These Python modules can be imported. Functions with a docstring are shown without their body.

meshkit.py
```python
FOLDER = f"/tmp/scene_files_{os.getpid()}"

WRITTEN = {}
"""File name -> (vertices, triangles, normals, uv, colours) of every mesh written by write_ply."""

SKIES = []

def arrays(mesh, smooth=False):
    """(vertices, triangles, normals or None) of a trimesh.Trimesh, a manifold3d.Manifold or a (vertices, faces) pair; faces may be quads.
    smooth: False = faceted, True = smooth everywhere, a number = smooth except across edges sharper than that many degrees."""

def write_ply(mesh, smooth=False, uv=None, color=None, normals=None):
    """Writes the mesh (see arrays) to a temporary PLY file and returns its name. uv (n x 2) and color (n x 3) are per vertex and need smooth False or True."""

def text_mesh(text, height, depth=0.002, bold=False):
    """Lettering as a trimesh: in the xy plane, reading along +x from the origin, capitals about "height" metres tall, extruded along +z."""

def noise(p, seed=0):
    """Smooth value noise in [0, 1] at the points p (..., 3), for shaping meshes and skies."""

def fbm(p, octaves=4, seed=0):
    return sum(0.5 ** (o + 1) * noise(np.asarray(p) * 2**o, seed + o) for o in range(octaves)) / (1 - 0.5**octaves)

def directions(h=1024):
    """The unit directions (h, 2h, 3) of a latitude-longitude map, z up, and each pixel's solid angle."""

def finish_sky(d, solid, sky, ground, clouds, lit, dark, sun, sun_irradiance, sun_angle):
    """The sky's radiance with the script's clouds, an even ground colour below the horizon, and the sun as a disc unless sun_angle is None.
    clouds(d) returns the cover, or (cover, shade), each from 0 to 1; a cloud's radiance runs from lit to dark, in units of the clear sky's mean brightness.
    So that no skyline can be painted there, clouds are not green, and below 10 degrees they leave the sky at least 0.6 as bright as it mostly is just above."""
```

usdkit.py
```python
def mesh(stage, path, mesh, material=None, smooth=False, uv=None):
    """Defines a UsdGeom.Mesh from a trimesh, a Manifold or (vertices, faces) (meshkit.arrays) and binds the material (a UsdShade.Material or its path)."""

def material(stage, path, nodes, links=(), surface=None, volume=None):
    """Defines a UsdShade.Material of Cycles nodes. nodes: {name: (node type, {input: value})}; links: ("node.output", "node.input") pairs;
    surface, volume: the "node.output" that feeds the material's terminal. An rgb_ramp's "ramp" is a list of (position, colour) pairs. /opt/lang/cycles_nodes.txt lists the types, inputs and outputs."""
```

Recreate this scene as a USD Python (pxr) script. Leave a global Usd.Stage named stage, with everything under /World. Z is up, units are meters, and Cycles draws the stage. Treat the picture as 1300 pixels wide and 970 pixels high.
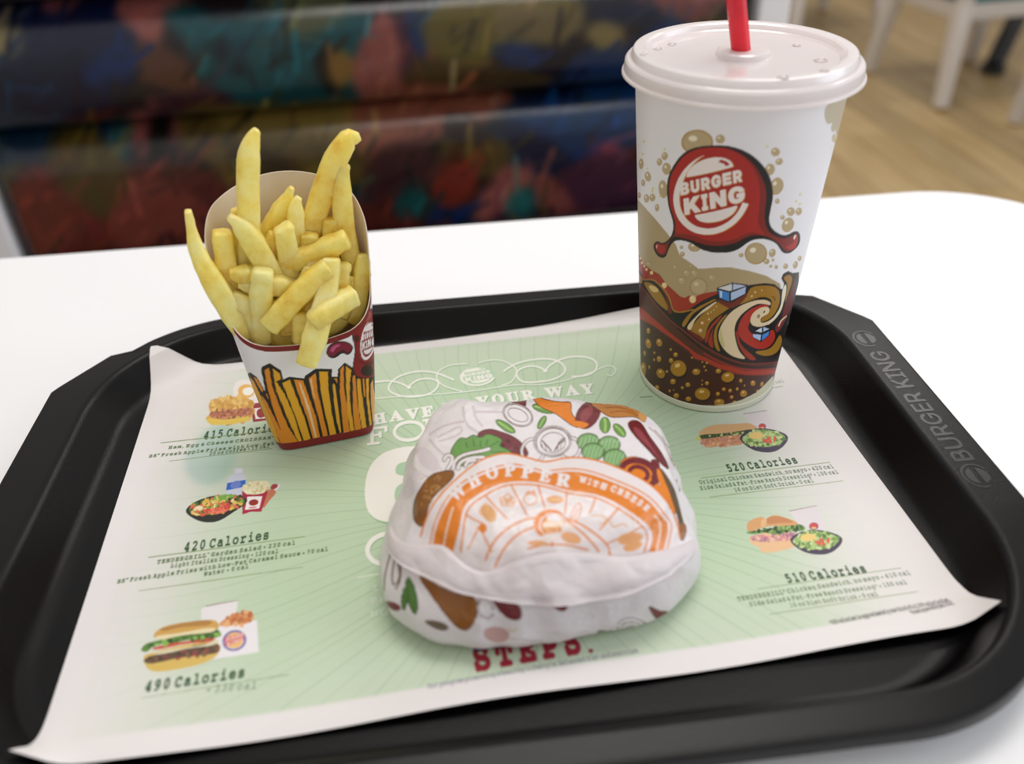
import math, glob
import numpy as np, trimesh, usdkit, meshkit
from pxr import Usd, UsdGeom, UsdLux, UsdShade, Gf, Sdf, Vt
from PIL import Image, ImageDraw, ImageFont
from scipy.interpolate import LinearNDInterpolator, NearestNDInterpolator, PchipInterpolator, CubicSpline
from scipy.ndimage import map_coordinates, gaussian_filter
from shapely.geometry import LineString, Polygon

stage = Usd.Stage.CreateInMemory()
UsdGeom.SetStageUpAxis(stage, 'Z')
UsdGeom.SetStageMetersPerUnit(stage, 1.0)
World = UsdGeom.Xform.Define(stage, '/World')
UsdGeom.Scope.Define(stage, '/World/Looks')
rng = np.random.default_rng(7)

# ------------------------------------------------------------------ camera
FPX, CX, CY, CAM_H = 1088.93, 650.0, 440.0, 0.29069
ROLL, PITCH, YAW = -0.039257, 0.596677, -0.129024
EXPOSURE, FSTOP, FOCUS = 0.10, 4.6, 0.435
cy_, sy_ = math.cos(YAW), math.sin(YAW)
FW = np.array([-sy_ * math.cos(PITCH), cy_ * math.cos(PITCH), -math.sin(PITCH)])
_r0 = np.array([cy_, sy_, 0.0]); _u0 = np.cross(_r0, FW)
RT = math.cos(ROLL) * _r0 + math.sin(ROLL) * _u0
UP = -math.sin(ROLL) * _r0 + math.cos(ROLL) * _u0
EYE = np.array([0, 0, CAM_H])
cam = UsdGeom.Camera.Define(stage, '/World/camera')
m = np.eye(4); m[0, :3], m[1, :3], m[2, :3], m[3, :3] = RT, UP, -FW, EYE
cam.AddTransformOp().Set(Gf.Matrix4d(m.tolist()))
AP = 36.0
cam.CreateHorizontalApertureAttr(AP); cam.CreateVerticalApertureAttr(AP * 970 / 1300)
cam.CreateFocalLengthAttr(FPX * AP / 1300)
cam.CreateHorizontalApertureOffsetAttr(0.0)
cam.CreateVerticalApertureOffsetAttr(-(485 - CY) * AP / 1300)
cam.CreateFStopAttr(FSTOP); cam.CreateFocusDistanceAttr(FOCUS)
cam.CreateExposureAttr(EXPOSURE)
cam.CreateClippingRangeAttr((0.01, 200.0))

# ------------------------------------------------------------------ light
dome = UsdLux.DomeLight.Define(stage, '/World/room_ambience')
dome.CreateIntensityAttr(0.185); dome.CreateColorAttr(Gf.Vec3f(1.0, 0.97, 0.94))

def rect_light(name, pos, target, w, h, inten, col):
    l = UsdLux.RectLight.Define(stage, '/World/' + name)
    l.CreateWidthAttr(w); l.CreateHeightAttr(h); l.CreateIntensityAttr(inten); l.CreateColorAttr(Gf.Vec3f(*col))
    pos, target = np.array(pos, float), np.array(target, float)
    z = pos - target; z /= np.linalg.norm(z)
    x = np.cross([0, 1, 0.01], z); x /= np.linalg.norm(x); y = np.cross(z, x)
    mm = np.eye(4); mm[0, :3], mm[1, :3], mm[2, :3], mm[3, :3] = x, y, z, pos
    l.AddTransformOp().Set(Gf.Matrix4d(mm.tolist()))
rect_light('ceiling_lamp', (0.35, 0.80, 1.95), (0.35, 0.80, 0), 1.2, 0.6, 7.6, (1.0, 0.96, 0.91))
rect_light('ceiling_lamp_001', (1.7, 2.6, 1.95), (1.7, 2.6, 0), 1.2, 0.6, 8.5, (1.0, 0.96, 0.91))
rect_light('window_daylight', (2.6, -0.3, 1.0), (0, 0.4, 0), 1.8, 1.6, 3.2, (0.78, 0.88, 1.0))

# ------------------------------------------------------------------ helpers
def ray(px):
    px = np.asarray(px, float)
    return (px[..., :1] - CX) / FPX * RT - (px[..., 1:2] - CY) / FPX * UP + FW
def on_z(px, z=0.0):
    d = ray(px); return EYE + d * ((z - CAM_H) / d[..., 2:3])
def on_plane(px, p0, n):
    d = ray(px); n = np.asarray(n, float)
    return EYE + d * (((np.asarray(p0) - EYE) @ n) / (d @ n))[..., None]
def project(p):
    d = np.asarray(p, float) - EYE; z = d @ FW
    return np.stack([CX + FPX * (d @ RT) / z, CY - FPX * (d @ UP) / z], -1)
def lin(c):
    c = np.asarray(c, float) / 255.0
    return np.where(c <= 0.04045, c / 12.92, ((c + 0.055) / 1.055) ** 2.4)
def L(*c): return tuple(float(x) for x in lin(c))

COUNT = {}
def path_for(name, parent='/World'):
    k = (parent, name); n = COUNT.get(k, 0); COUNT[k] = n + 1
    return f'{parent}/{name}' + (f'_{n:03d}' if n else '')
def keys(prim, label=None, category=None, group=None, kind=None):
    for k, v in (('label', label), ('category', category), ('group', group), ('kind', kind)):
        if v: prim.SetCustomDataByKey(k, v)
    return prim
def thing(name, label, category, group=None, kind=None, loc=None, rotz=0):
    x = UsdGeom.Xform.Define(stage, path_for(name))
    if loc is not None: x.AddTranslateOp().Set(Gf.Vec3d(*map(float, loc)))
    if rotz: x.AddRotateZOp().Set(math.degrees(rotz))
    return keys(x.GetPrim(), label, category, group, kind)
def obj(name, mesh, mat, parent=None, smooth=30, colors=None, **kw):
    p = path_for(name, str(parent.GetPath()) if parent is not None else '/World')
    g = usdkit.mesh(stage, p, mesh, mat, smooth=True if colors is not None else smooth)
    if colors is not None:
        UsdGeom.PrimvarsAPI(g).CreatePrimvar('ink', Sdf.ValueTypeNames.Color3fArray, 'vertex').Set(Vt.Vec3fArray.FromNumpy(np.asarray(colors, np.float32)))
    g.CreateDoubleSidedAttr(True)
    return keys(g.GetPrim(), **kw)

def mat(name, col, rough=0.5, spec=0.5, bump=None, vary=None, **extra):
    """plain principled; vary=(scale, colour2): noise mix; bump=(scale, distance)."""
    nodes = {'p': ('principled_bsdf', {'base_color': col, 'roughness': rough, 'specular_ior_level': spec, **extra}), 'g': ('texture_coordinate', {})}
    links = []
    if vary:
        nodes['n'] = ('noise_texture', {'scale': vary[0], 'detail': 4.0}); links.append(('g.object', 'n.vector'))
        nodes['r'] = ('rgb_ramp', {'ramp': [(0.3, col), (0.7, vary[1])]}); links += [('n.fac', 'r.fac'), ('r.color', 'p.base_color')]
    if bump:
        nodes['bn'] = ('noise_texture', {'scale': bump[0], 'detail': 3.0}); nodes['b'] = ('bump', {'strength': 0.6, 'distance': bump[1]})
        links += [('g.object', 'bn.vector'), ('bn.fac', 'b.height'), ('b.normal', 'p.normal')]
    return usdkit.material(stage, '/World/Looks/' + name, nodes, links, surface='p.BSDF')
def ink_mat(name, rough=0.5, spec=0.5, bump=None, translucent=0.0, noise=None, **extra):
    """printed surface: base colour from the ink primvar."""
    nodes = {'a': ('attribute', {'attribute': 'ink'}), 'p': ('principled_bsdf', {'roughness': rough, 'specular_ior_level': spec, **extra}), 'g': ('texture_coordinate', {})}
    links = []; src = 'a.color'
    if noise:
        nodes['n'] = ('noise_texture', {'scale': noise[0], 'detail': 5.0, 'roughness': 0.6}); nodes['r'] = ('rgb_ramp', {'ramp': [(0.3, (noise[1],) * 3), (0.7, (1, 1, 1))]})
        nodes['mx'] = ('mix_color', {'blend_type': 'multiply', 'fac': 1.0})
        links += [('g.object', 'n.vector'), ('n.fac', 'r.fac'), ('a.color', 'mx.a'), ('r.color', 'mx.b')]; src = 'mx.result'
    links.append((src, 'p.base_color'))
    if bump:
        nodes['bn'] = ('noise_texture', {'scale': bump[0], 'detail': 3.0}); nodes['b'] = ('bump', {'strength': 0.5, 'distance': bump[1]})
        links += [('g.object', 'bn.vector'), ('bn.fac', 'b.height'), ('b.normal', 'p.normal')]
    out = 'p.BSDF'
    if translucent:
        nodes['t'] = ('translucent_bsdf', {}); nodes['m'] = ('mix_closure', {'fac': translucent})
        links += [(src, 't.color'), ('p.BSDF', 'm.closure1'), ('t.BSDF', 'm.closure2')]; out = 'm.closure'
    return usdkit.material(stage, '/World/Looks/' + name, nodes, links, surface=out)

def grid_faces(nu, nv, wrap=False):
    """vertex (i, j) at i * nv + j; wrap joins the last i to the first."""
    i = np.arange(nu if wrap else nu - 1)[:, None]; j = np.arange(nv - 1)[None]
    a = (i * nv + j).ravel(); b = (((i + 1) % nu) * nv + j).ravel()
    return np.vstack([np.stack([a, b, b + 1], 1), np.stack([a, b + 1, a + 1], 1)])
def rings(rs, cap0=False, cap1=False):
    """lofts a list of closed rings (n x 3)."""
    rs = [np.asarray(r, float) for r in rs]; n = len(rs[0])
    v = np.stack(rs, 1).reshape(-1, 3); f = grid_faces(n, len(rs), True); f = [f]
    if cap0: v = np.vstack([v, rs[0].mean(0)]); k = len(v) - 1; i = np.arange(n); f.append(np.stack([np.full(n, k), ((i + 1) % n) * len(rs), i * len(rs)], 1))
    if cap1: v = np.vstack([v, rs[-1].mean(0)]); k = len(v) - 1; i = np.arange(n); f.append(np.stack([np.full(n, k), i * len(rs) + len(rs) - 1, ((i + 1) % n) * len(rs) + len(rs) - 1], 1))
    t = trimesh.Trimesh(v, np.vstack(f), process=False)
    if t.volume < 0: t.invert()
    return t
def lathe(prof, n=96, center=(0, 0, 0)):
    a = np.linspace(0, 2 * np.pi, n, endpoint=False)
    rs = [np.stack([r * np.cos(a), r * np.sin(a), np.full(n, z)], 1) + center for r, z in prof]
    return rings(rs, True, True)
def bevel_box(size, r=0.004, center=(0, 0, 0), seg=3):
    import manifold3d as mf
    s = np.array(size, float) / 2 - r
    sp = mf.Manifold.sphere(r, 4 * seg)
    M = mf.Manifold.batch_hull([sp.translate((sx * s[0], sy * s[1], sz * s[2])) for sx in (-1, 1) for sy in (-1, 1) for sz in (-1, 1)])
    t = trimesh.Trimesh(*meshkit.arrays(M)[:2], process=False); t.apply_translation(center); return t
def taper_bar(p0, p1, w0, w1, d0=None, d1=None, r=0.15):
    """bar of rounded square section from p0 to p1."""
    p0, p1 = np.array(p0, float), np.array(p1, float); z = p1 - p0; z /= np.linalg.norm(z)
    x = np.cross([0, 1, 0], z); x /= np.linalg.norm(x); y = np.cross(z, x)
    a = np.linspace(0, 2 * np.pi, 20, endpoint=False); c, s = np.cos(a), np.sin(a)
    sq = np.stack([np.sign(c) * np.abs(c) ** 0.35, np.sign(s) * np.abs(s) ** 0.35], 1)
    rs = [p0 + sq[:, :1] * x * w0 / 2 + sq[:, 1:] * y * (d0 or w0) / 2, p1 + sq[:, :1] * x * w1 / 2 + sq[:, 1:] * y * (d1 or w1) / 2]
    return rings(rs, True, True)
def spline(pts, n=8, closed=False):
    p = np.asarray(pts, float)
    if len(p) < 3: return p
    q = np.vstack([p, p[:1]]) if closed else p
    t = np.r_[0, np.cumsum(np.maximum(np.linalg.norm(np.diff(q, axis=0), axis=1), 1e-6) ** 0.5)]
    cs = CubicSpline(t, q, bc_type='periodic' if closed else 'natural')
    tt = np.concatenate([np.linspace(t[i], t[i + 1], n, endpoint=False) for i in range(len(t) - 1)] + ([] if closed else [t[-1:]]))
    return cs(tt)

# ------------------------------------------------------------------ print: a canvas over a surface's own (u, v)
FONTS = glob.glob('/opt/blender-*/*/datafiles/fonts')[0]
def font(kind, size):
    if kind == 'black':
        f = ImageFont.truetype(FONTS + '/Inter.woff2', size)
        try: f.set_variation_by_axes([32, 900])
        except Exception: pass
        return f
    if kind == 'serif': return ImageFont.truetype(FONTS + '/NotoSansMath-Regular.woff2', size)
    if kind == 'sans': return ImageFont.truetype(FONTS + '/Inter.woff2', size)
    return ImageFont.truetype(FONTS + '/NotoSansMath-Regular.woff2', size)
def serif(ch):
    return chr(0x1D400 + ord(ch) - 65) if 'A' <= ch <= 'Z' else chr(0x1D41A + ord(ch) - 97) if 'a' <= ch <= 'z' else ch
def slab(ch):
    if 'A' <= ch <= 'Z': return chr(0x1D670 + ord(ch) - 65)
    if 'a' <= ch <= 'z': return chr(0x1D68A + ord(ch) - 97)
    if '0' <= ch <= '9': return chr(0x1D7F6 + ord(ch) - 48)
    return ch
def text_mask(text, cap, kind='slab', weight=0.0, gap=0.11, space=0.36):
    """(mask, baseline row): the ink's width is the mask's width; capitals are "cap" pixels tall."""
    size = max(8, int(round(cap * (1.375 if kind not in ('slab', 'serif') else 1.6)))); f = font(kind, size); sw = int(round(weight * cap))
    glyph = slab if kind == 'slab' else serif if kind == 'serif' else (lambda c: c); hb = f.getbbox(glyph('H'), anchor='ls'); ch = -hb[1] + sw
    x, pieces = 0, []
    for c in text:
        if c == ' ': x += space * ch; continue
        g = glyph(c)
        ff = f
        if c in '\u2022\u2122\u00ae\u2020&,-*.\'%' and kind == 'slab': ff = font('sans', max(6, int(size * (0.8 if c not in '\u00ae\u2122' else 0.45))))
        b = ff.getbbox(g, anchor='ls', stroke_width=sw)
        pieces.append((x - b[0], c, g, ff)); x += (b[2] - b[0]) + gap * ch
    W = int(max(2, x - gap * ch)); up = int(1.5 * ch); H = int(2.0 * ch)
    im = Image.new('L', (W, H)); d = ImageDraw.Draw(im)
    for px, c, g, ff in pieces:
        d.text((px, up - (0.5 * ch if c in '\u00ae\u2122' else 0)), g, 255, font=ff, anchor='ls', stroke_width=sw)
    return im, up, ch
class Canvas:
    def __init__(s, u0, u1, v0, v1, w, h, bg):
        s.b = (u0, u1, v0, v1); s.w, s.h = w, h
        s.im = Image.new('RGB', (w, h), bg); s.d = ImageDraw.Draw(s.im); s.map = None; s.o = (0, 0, 1.0)
    def z(s, ox, oy, k): s.o = (ox, oy, k); return s
    def uv(s, p):
        p = np.asarray(p, float).reshape(-1, 2) / s.o[2] + s.o[:2]
        return s.map(p) if s.map else p
    def pix(s, p):
        q = s.uv(p); u0, u1, v0, v1 = s.b
        return np.stack([(q[:, 0] - u0) / (u1 - u0) * s.w, (v1 - q[:, 1]) / (v1 - v0) * s.h], 1)
    def raw(s, pts, col):
        q = s.pix(pts)
        if len(q) > 2: s.d.polygon([tuple(x) for x in q], fill=tuple(col))
    def fill(s, pts, col, sm=True, out=None, lw=0):
        p = spline(pts, 6, True) if sm else np.asarray(pts, float)
        if not sm:
            q = np.vstack([p, p[:1]]); p = np.vstack([np.linspace(q[i], q[i + 1], 6, endpoint=False) for i in range(len(p))])
        if col is not None: s.raw(p, col)
        if out: s.line(np.vstack([p, p[:2]]), out, lw, False)
    def line(s, pts, col, w, sm=True):
        p = spline(pts, 6) if sm else np.asarray(pts, float)
        g = LineString(p).buffer(w / 2, 4)
        for a in getattr(g, 'geoms', [g]):
            if not a.interiors: s.raw(np.array(a.exterior.coords), col)
            else: s.holes(a, col)
    def holes(s, a, col):
        polys = [s.pix(np.array(a.exterior.coords))] + [s.pix(np.array(r.coords)) for r in a.interiors]
        lo = np.floor(polys[0].min(0)).astype(int) - 1; hi = np.ceil(polys[0].max(0)).astype(int) + 2
        lo = np.maximum(lo, 0); hi = np.minimum(hi, (s.w, s.h))
        if (hi <= lo).any(): return
        mk = Image.new('L', tuple(int(x) for x in hi - lo)); d = ImageDraw.Draw(mk)
        for k, q in enumerate(polys): d.polygon([tuple(x) for x in q - lo], fill=0 if k else 255)
        s.im.paste(tuple(col), tuple(int(x) for x in lo), mk)
    def ell(s, cx, cy, rx, ry, col, rot=0, out=None, lw=0):
        a = np.linspace(0, 2 * np.pi, 28, endpoint=False); r = math.radians(rot)
        p = np.stack([cx + rx * np.cos(a) * math.cos(r) - ry * np.sin(a) * math.sin(r), cy + rx * np.cos(a) * math.sin(r) + ry * np.sin(a) * math.cos(r)], 1)
        if out: 
            o = np.stack([cx + (rx + lw) * np.cos(a) * math.cos(r) - (ry + lw) * np.sin(a) * math.sin(r), cy + (rx + lw) * np.cos(a) * math.sin(r) + (ry + lw) * np.sin(a) * math.cos(r)], 1)
            if col is None: s.holes(Polygon(o, [p]), out); return
            s.raw(o, out)
        s.raw(p, col)
    def ring(s, cx, cy, rx, ry, w, col, rot=0): s.ell(cx, cy, rx - w / 2, ry - w / 2, None, rot, col, w)
    def affine_text(s, text, A, B, D, col, kind='slab', weight=0.0, gap=0.11, space=0.36):
        """canvas pixels: A, B baseline ends, D = A + cap height."""
        A, B, D = (np.asarray(x, float) for x in (A, B, D))
        cap = max(10, 1.6 * np.linalg.norm(D - A)); mk, up, ch = text_mask(text, cap, kind, weight, gap, space)
        e1 = (B - A) / mk.width; e2 = (A - D) / ch      # canvas step per mask pixel right / down
        M = np.stack([e1, e2], 1)
        if abs(np.linalg.det(M)) < 1e-5: return
        I = np.linalg.inv(M)
        cor = np.array([A + M @ (np.array(c) - (0, up)) for c in ((0, 0), (mk.width, 0), (0, mk.height), (mk.width, mk.height))])
        lo = np.floor(cor.min(0)).astype(int) - 1; hi = np.ceil(cor.max(0)).astype(int) + 1
        lo = np.maximum(lo, 0); hi = np.minimum(hi, (s.w, s.h))
        if (hi <= lo).any(): return
        o = I @ (lo - A) + (0, up)
        mm = mk.transform(tuple(int(x) for x in hi - lo), Image.AFFINE, (I[0, 0], I[0, 1], o[0], I[1, 0], I[1, 1], o[1]), Image.BICUBIC)
        s.im.paste(tuple(col), tuple(int(x) for x in lo), mm)
    def text(s, text, p0, p1, h, col, up=None, **kw):
        """whole string between zoom points; h: cap height in zoom units, upwards perpendicular (or along up)."""
        p0, p1 = np.array(p0, float), np.array(p1, float); d = p1 - p0; d /= np.linalg.norm(d)
        n = np.array([d[1], -d[0]]) if up is None else np.array(up, float) / np.linalg.norm(up)
        A, B, D = s.pix([p0, p1, p0 + n * h]); s.affine_text(text, A, B, D, col, **kw)
    def letters(s, spec, h, col, **kw):
        """letters one by one: (char, x, y, width, angle) with x, y the middle of the baseline, in zoom units."""
        for c, x, y, w, ang in spec:
            a = math.radians(ang); d = np.array([math.cos(a), math.sin(a)])
            s.text(c, np.array([x, y]) - d * w / 2, np.array([x, y]) + d * w / 2, h, col, **kw)
    def blur(s, r):
        from PIL import ImageFilter
        s.im = s.im.filter(ImageFilter.GaussianBlur(r)); s.d = ImageDraw.Draw(s.im)
    def sample(s, uv, soft=0.7):
        a = np.asarray(s.im, float); u0, u1, v0, v1 = s.b
        a = lin(a)
        x = (uv[:, 0] - u0) / (u1 - u0) * s.w - 0.5; y = (v1 - uv[:, 1]) / (v1 - v0) * s.h - 0.5
        return np.clip(np.stack([map_coordinates(gaussian_filter(a[..., k], soft) if soft else a[..., k], [y, x], order=1, mode='nearest') for k in range(3)], 1), 0, 1)
def surface_map(pts, uv, normals=None, facing=0.05):
    """photo pixel -> (u, v) of the surface whose sample points are given (only those that face the camera)."""
    k = np.ones(len(pts), bool)
    if normals is not None:
        d = EYE - pts; d /= np.linalg.norm(d, axis=1, keepdims=True); k = (d * normals).sum(1) > facing
    q = project(pts[k]); f, g = LinearNDInterpolator(q, uv[k]), NearestNDInterpolator(q, uv[k])
    def go(p):
        r = f(p); bad = np.isnan(r[:, 0])
        if bad.any(): r[bad] = g(p[bad])
        return r
    return go
def logo(c, M, white, ground, parts='all', weight=0.03):
    """two bun halves with the two words between them and a sweeping crescent; M: unit (x right, y up) -> zoom point."""
    T = lambda p: np.array([M(x, y) for x, y in p])
    a = np.linspace(math.radians(98), math.radians(333), 40)
    w = 0.15 * np.clip(np.minimum((a - a[0]) / 0.9, 1), 0.02, 1)
    if parts in ('all', 'ring'):
        c.raw(T(np.vstack([np.stack([np.cos(a), np.sin(a)], 1), np.stack([(1 - w) * np.cos(a), (1 - w) * np.sin(a)], 1)[::-1]])), white)
    b = np.linspace(0, np.pi, 24)
    c.raw(T(np.stack([0.60 * np.cos(b) - 0.02, 0.55 + 0.34 * np.sin(b)], 1)), white)
    if parts == 'all':
        g = np.linspace(0.15, 1.0, 10); c.raw(T(np.vstack([np.stack([0.50 * np.cos(g), 0.57 + 0.26 * np.sin(g)], 1), np.stack([0.40 * np.cos(g), 0.57 + 0.20 * np.sin(g)], 1)[::-1]])), ground)
    c.raw(T(np.stack([0.54 * np.cos(b) + 0.06, -0.43 - 0.28 * np.sin(b)], 1)), white)
    for word, x0, x1, y, h in (('BURGER', -0.83, 0.80, 0.14, 0.30), ('KING', -0.78, 0.84, -0.36, 0.40)):
        n = len(word); ws = {'I': 0.45, 'K': 1.05, 'N': 1.1, 'G': 1.05}; tot = sum(ws.get(k, 1) for k in word); x = x0
        for k in word:
            wk = (x1 - x0) * ws.get(k, 1) / tot; A, B, D = c.pix([M(x + 0.012, y), M(x + wk - 0.012, y), M(x + 0.012, y + h)])
            c.affine_text(k, A, B, D, white, kind='black', weight=weight); x += wk

# ------------------------------------------------------------------ floor
FLOOR_Z, TABLE_Z = -0.755, -0.0040
def wood(name, c1, c2):
    return usdkit.material(stage, '/World/Looks/' + name, {
        'g': ('texture_coordinate', {}), 'm': ('mapping', {'scale': (9.0, 0.9, 4.0)}), 'n': ('noise_texture', {'scale': 3.0, 'detail': 5.0, 'roughness': 0.6, 'distortion': 0.4}),
        'r': ('rgb_ramp', {'ramp': [(0.3, c1), (0.68, c2)]}), 'p': ('principled_bsdf', {'roughness': 0.38, 'specular_ior_level': 0.4})},
        [('g.object', 'm.vector'), ('m.vector', 'n.vector'), ('n.fac', 'r.fac'), ('r.color', 'p.base_color')], surface='p.BSDF')
plank_mats = [wood('plank_wood', L(150, 124, 80), L(178, 152, 108)), wood('plank_wood_warm', L(158, 130, 84), L(190, 164, 120)), wood('plank_wood_dull', L(142, 118, 78), L(168, 144, 104))]
joint = mat('floor_joint', L(196, 172, 130), 0.6)
fl = thing('floor', 'light tan plank floor of the dining room', None, kind='structure')
g = trimesh.creation.box((16, 14, 0.05)); g.apply_translation((0, 5, FLOOR_Z - 0.0275)); obj('subfloor', g, joint, fl)
PW, PL = 0.128, 1.22
k = 0
for i in range(-3, 30):
    x = 0.9 + i * PW; off = (i * 0.47) % PL
    for j in range(5):
        y0 = 1.2 + j * PL - off
        if y0 > 6.2 or (x < 0.75 and y0 > 3): continue
        b = trimesh.creation.box((PW - 0.004, PL - 0.004, 0.006), ); b.apply_translation((x, y0 + PL / 2, FLOOR_Z - 0.002))
        obj('plank', b, plank_mats[(i * 7 + j * 3 + (i * j) % 4) % 3], fl, smooth=False)
b = trimesh.creation.box((7.4, 13.9, 0.004)); b.apply_translation((-3.3, 5, FLOOR_Z - 0.0015)); obj('plank_expanse', b, plank_mats[0], fl, kind='stuff')
b = trimesh.creation.box((7.3, 2.2, 0.004)); b.apply_translation((4.25, -0.9, FLOOR_Z - 0.0015)); obj('plank_expanse', b, plank_mats[1], fl, kind='stuff')
b = trimesh.creation.box((4.2, 11.0, 0.004)); b.apply_translation((6.9, 6.0, FLOOR_Z - 0.0015)); obj('plank_expanse', b, plank_mats[0], fl, kind='stuff')
b = trimesh.creation.box((4.4, 5.0, 0.004)); b.apply_translation((2.6, 9.4, FLOOR_Z - 0.0015)); obj('plank_expanse', b, plank_mats[0], fl, kind='stuff')

# ------------------------------------------------------------------ cafe table
def rrect(hx, hy, r, n=16, sx=24):
    """rounded rectangle, counter-clockwise, with the same point count for every size."""
    out = []
    side = lambda p, q, m: [np.array(p) + (np.array(q) - np.array(p)) * t for t in np.linspace(0, 1, m, endpoint=False)]
    arc = lambda cx, cy, a0: [np.array((cx + r * math.cos(a), cy + r * math.sin(a))) for a in np.linspace(a0, a0 + math.pi / 2, n, endpoint=False)]
    out += side((hx, -hy + r), (hx, hy - r), sx) + arc(hx - r, hy - r, 0) + side((hx - r, hy), (-hx + r, hy), sx) + arc(-hx + r, hy - r, math.pi / 2)
    out += side((-hx, hy - r), (-hx, -hy + r), sx) + arc(-hx + r, -hy + r, math.pi) + side((-hx + r, -hy), (hx - r, -hy), sx) + arc(hx - r, -hy + r, 1.5 * math.pi)
    return np.array(out)
white_top = mat('white_laminate', L(243, 243, 245), 0.32, 0.5)
white_edge = mat('white_table_edge', L(232, 231, 233), 0.4, 0.5)
metal_dark = mat('dark_metal', L(26, 25, 26), 0.45, 0.5)
TBL = (-0.03, 0.306)
tb = thing('cafe_table', 'white laminate cafe table with rounded corners under the black tray', 'table', loc=(TBL[0], TBL[1], 0), rotz=-0.052)
def slab_mesh(hx, hy, r, prof):
    return rings([np.c_[rrect(hx - i, hy - i, max(r - i, 0.005)), np.full(160, z)] for i, z in prof], True, True)
obj('tabletop', slab_mesh(0.52, 0.305, 0.105, [(0.3, TABLE_Z - 0.03), (0.012, TABLE_Z - 0.03), (0.004, TABLE_Z - 0.0295), (0.0, TABLE_Z - 0.026), (0.0, TABLE_Z - 0.004), (0.0012, TABLE_Z - 0.0012), (0.004, TABLE_Z), (0.3, TABLE_Z)]), white_top, tb)
obj('pedestal', lathe([(0.09, TABLE_Z - 0.031), (0.09, TABLE_Z - 0.037), (0.035, TABLE_Z - 0.045), (0.035, FLOOR_Z + 0.05), (0.05, FLOOR_Z + 0.035), (0.22, FLOOR_Z + 0.018), (0.24, FLOOR_Z + 0.004), (0.235, FLOOR_Z + 0.001)], 48), metal_dark, tb)

# ------------------------------------------------------------------ booth bench
BY = 1.2
def bench_map(p):
    q = on_plane(p, (0, BY, 0), (0, 1, 0)); return q[:, [0, 2]]
bc = Canvas(-0.62, 0.62, -0.34, 0.30, 620, 320, (34, 26, 30)); bc.map = bench_map
navy, blue, teal, olive, rose, red_, dark, sand, purple = (10, 22, 58), (14, 48, 110), (14, 84, 92), (112, 98, 40), (168, 92, 84), (118, 42, 34), (16, 12, 12), (150, 132, 84), (74, 34, 56)
for _ in range(90):
    u, v, r = rng.uniform(-40, 660), rng.uniform(-20, 340), rng.uniform(14, 46); a = np.linspace(0, 2 * np.pi, 14, endpoint=False)
    rr = r * rng.uniform(0.6, 1.2, 14); c_ = (navy, blue, teal, olive, rose, red_, dark, purple, olive)[rng.integers(9)]
    bc.d.polygon([(float(x), float(y)) for x, y in zip(u + rr * np.cos(a) * 1.4, v + rr * np.sin(a) * 0.8)], fill=tuple(int(q * 0.8) for q in c_))
bc.z(0, 0, 2.6)
F = bc.fill
F([(-30, -60), (330, -40), (470, 40), (500, 120), (430, 270), (380, 330), (200, 380), (-30, 340)], navy)
F([(300, 200), (420, 130), (500, 150), (480, 200), (380, 260), (310, 260)], blue)
F([(0, 80), (60, 85), (90, 130), (60, 170), (0, 175), (-30, 130)], sand)
F([(390, -30), (620, -30), (560, 40), (540, 120), (500, 140), (450, 90), (400, 60)], rose)
F([(90, -30), (250, -40), (240, 25), (130, 28)], (150, 80, 70))
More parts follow.
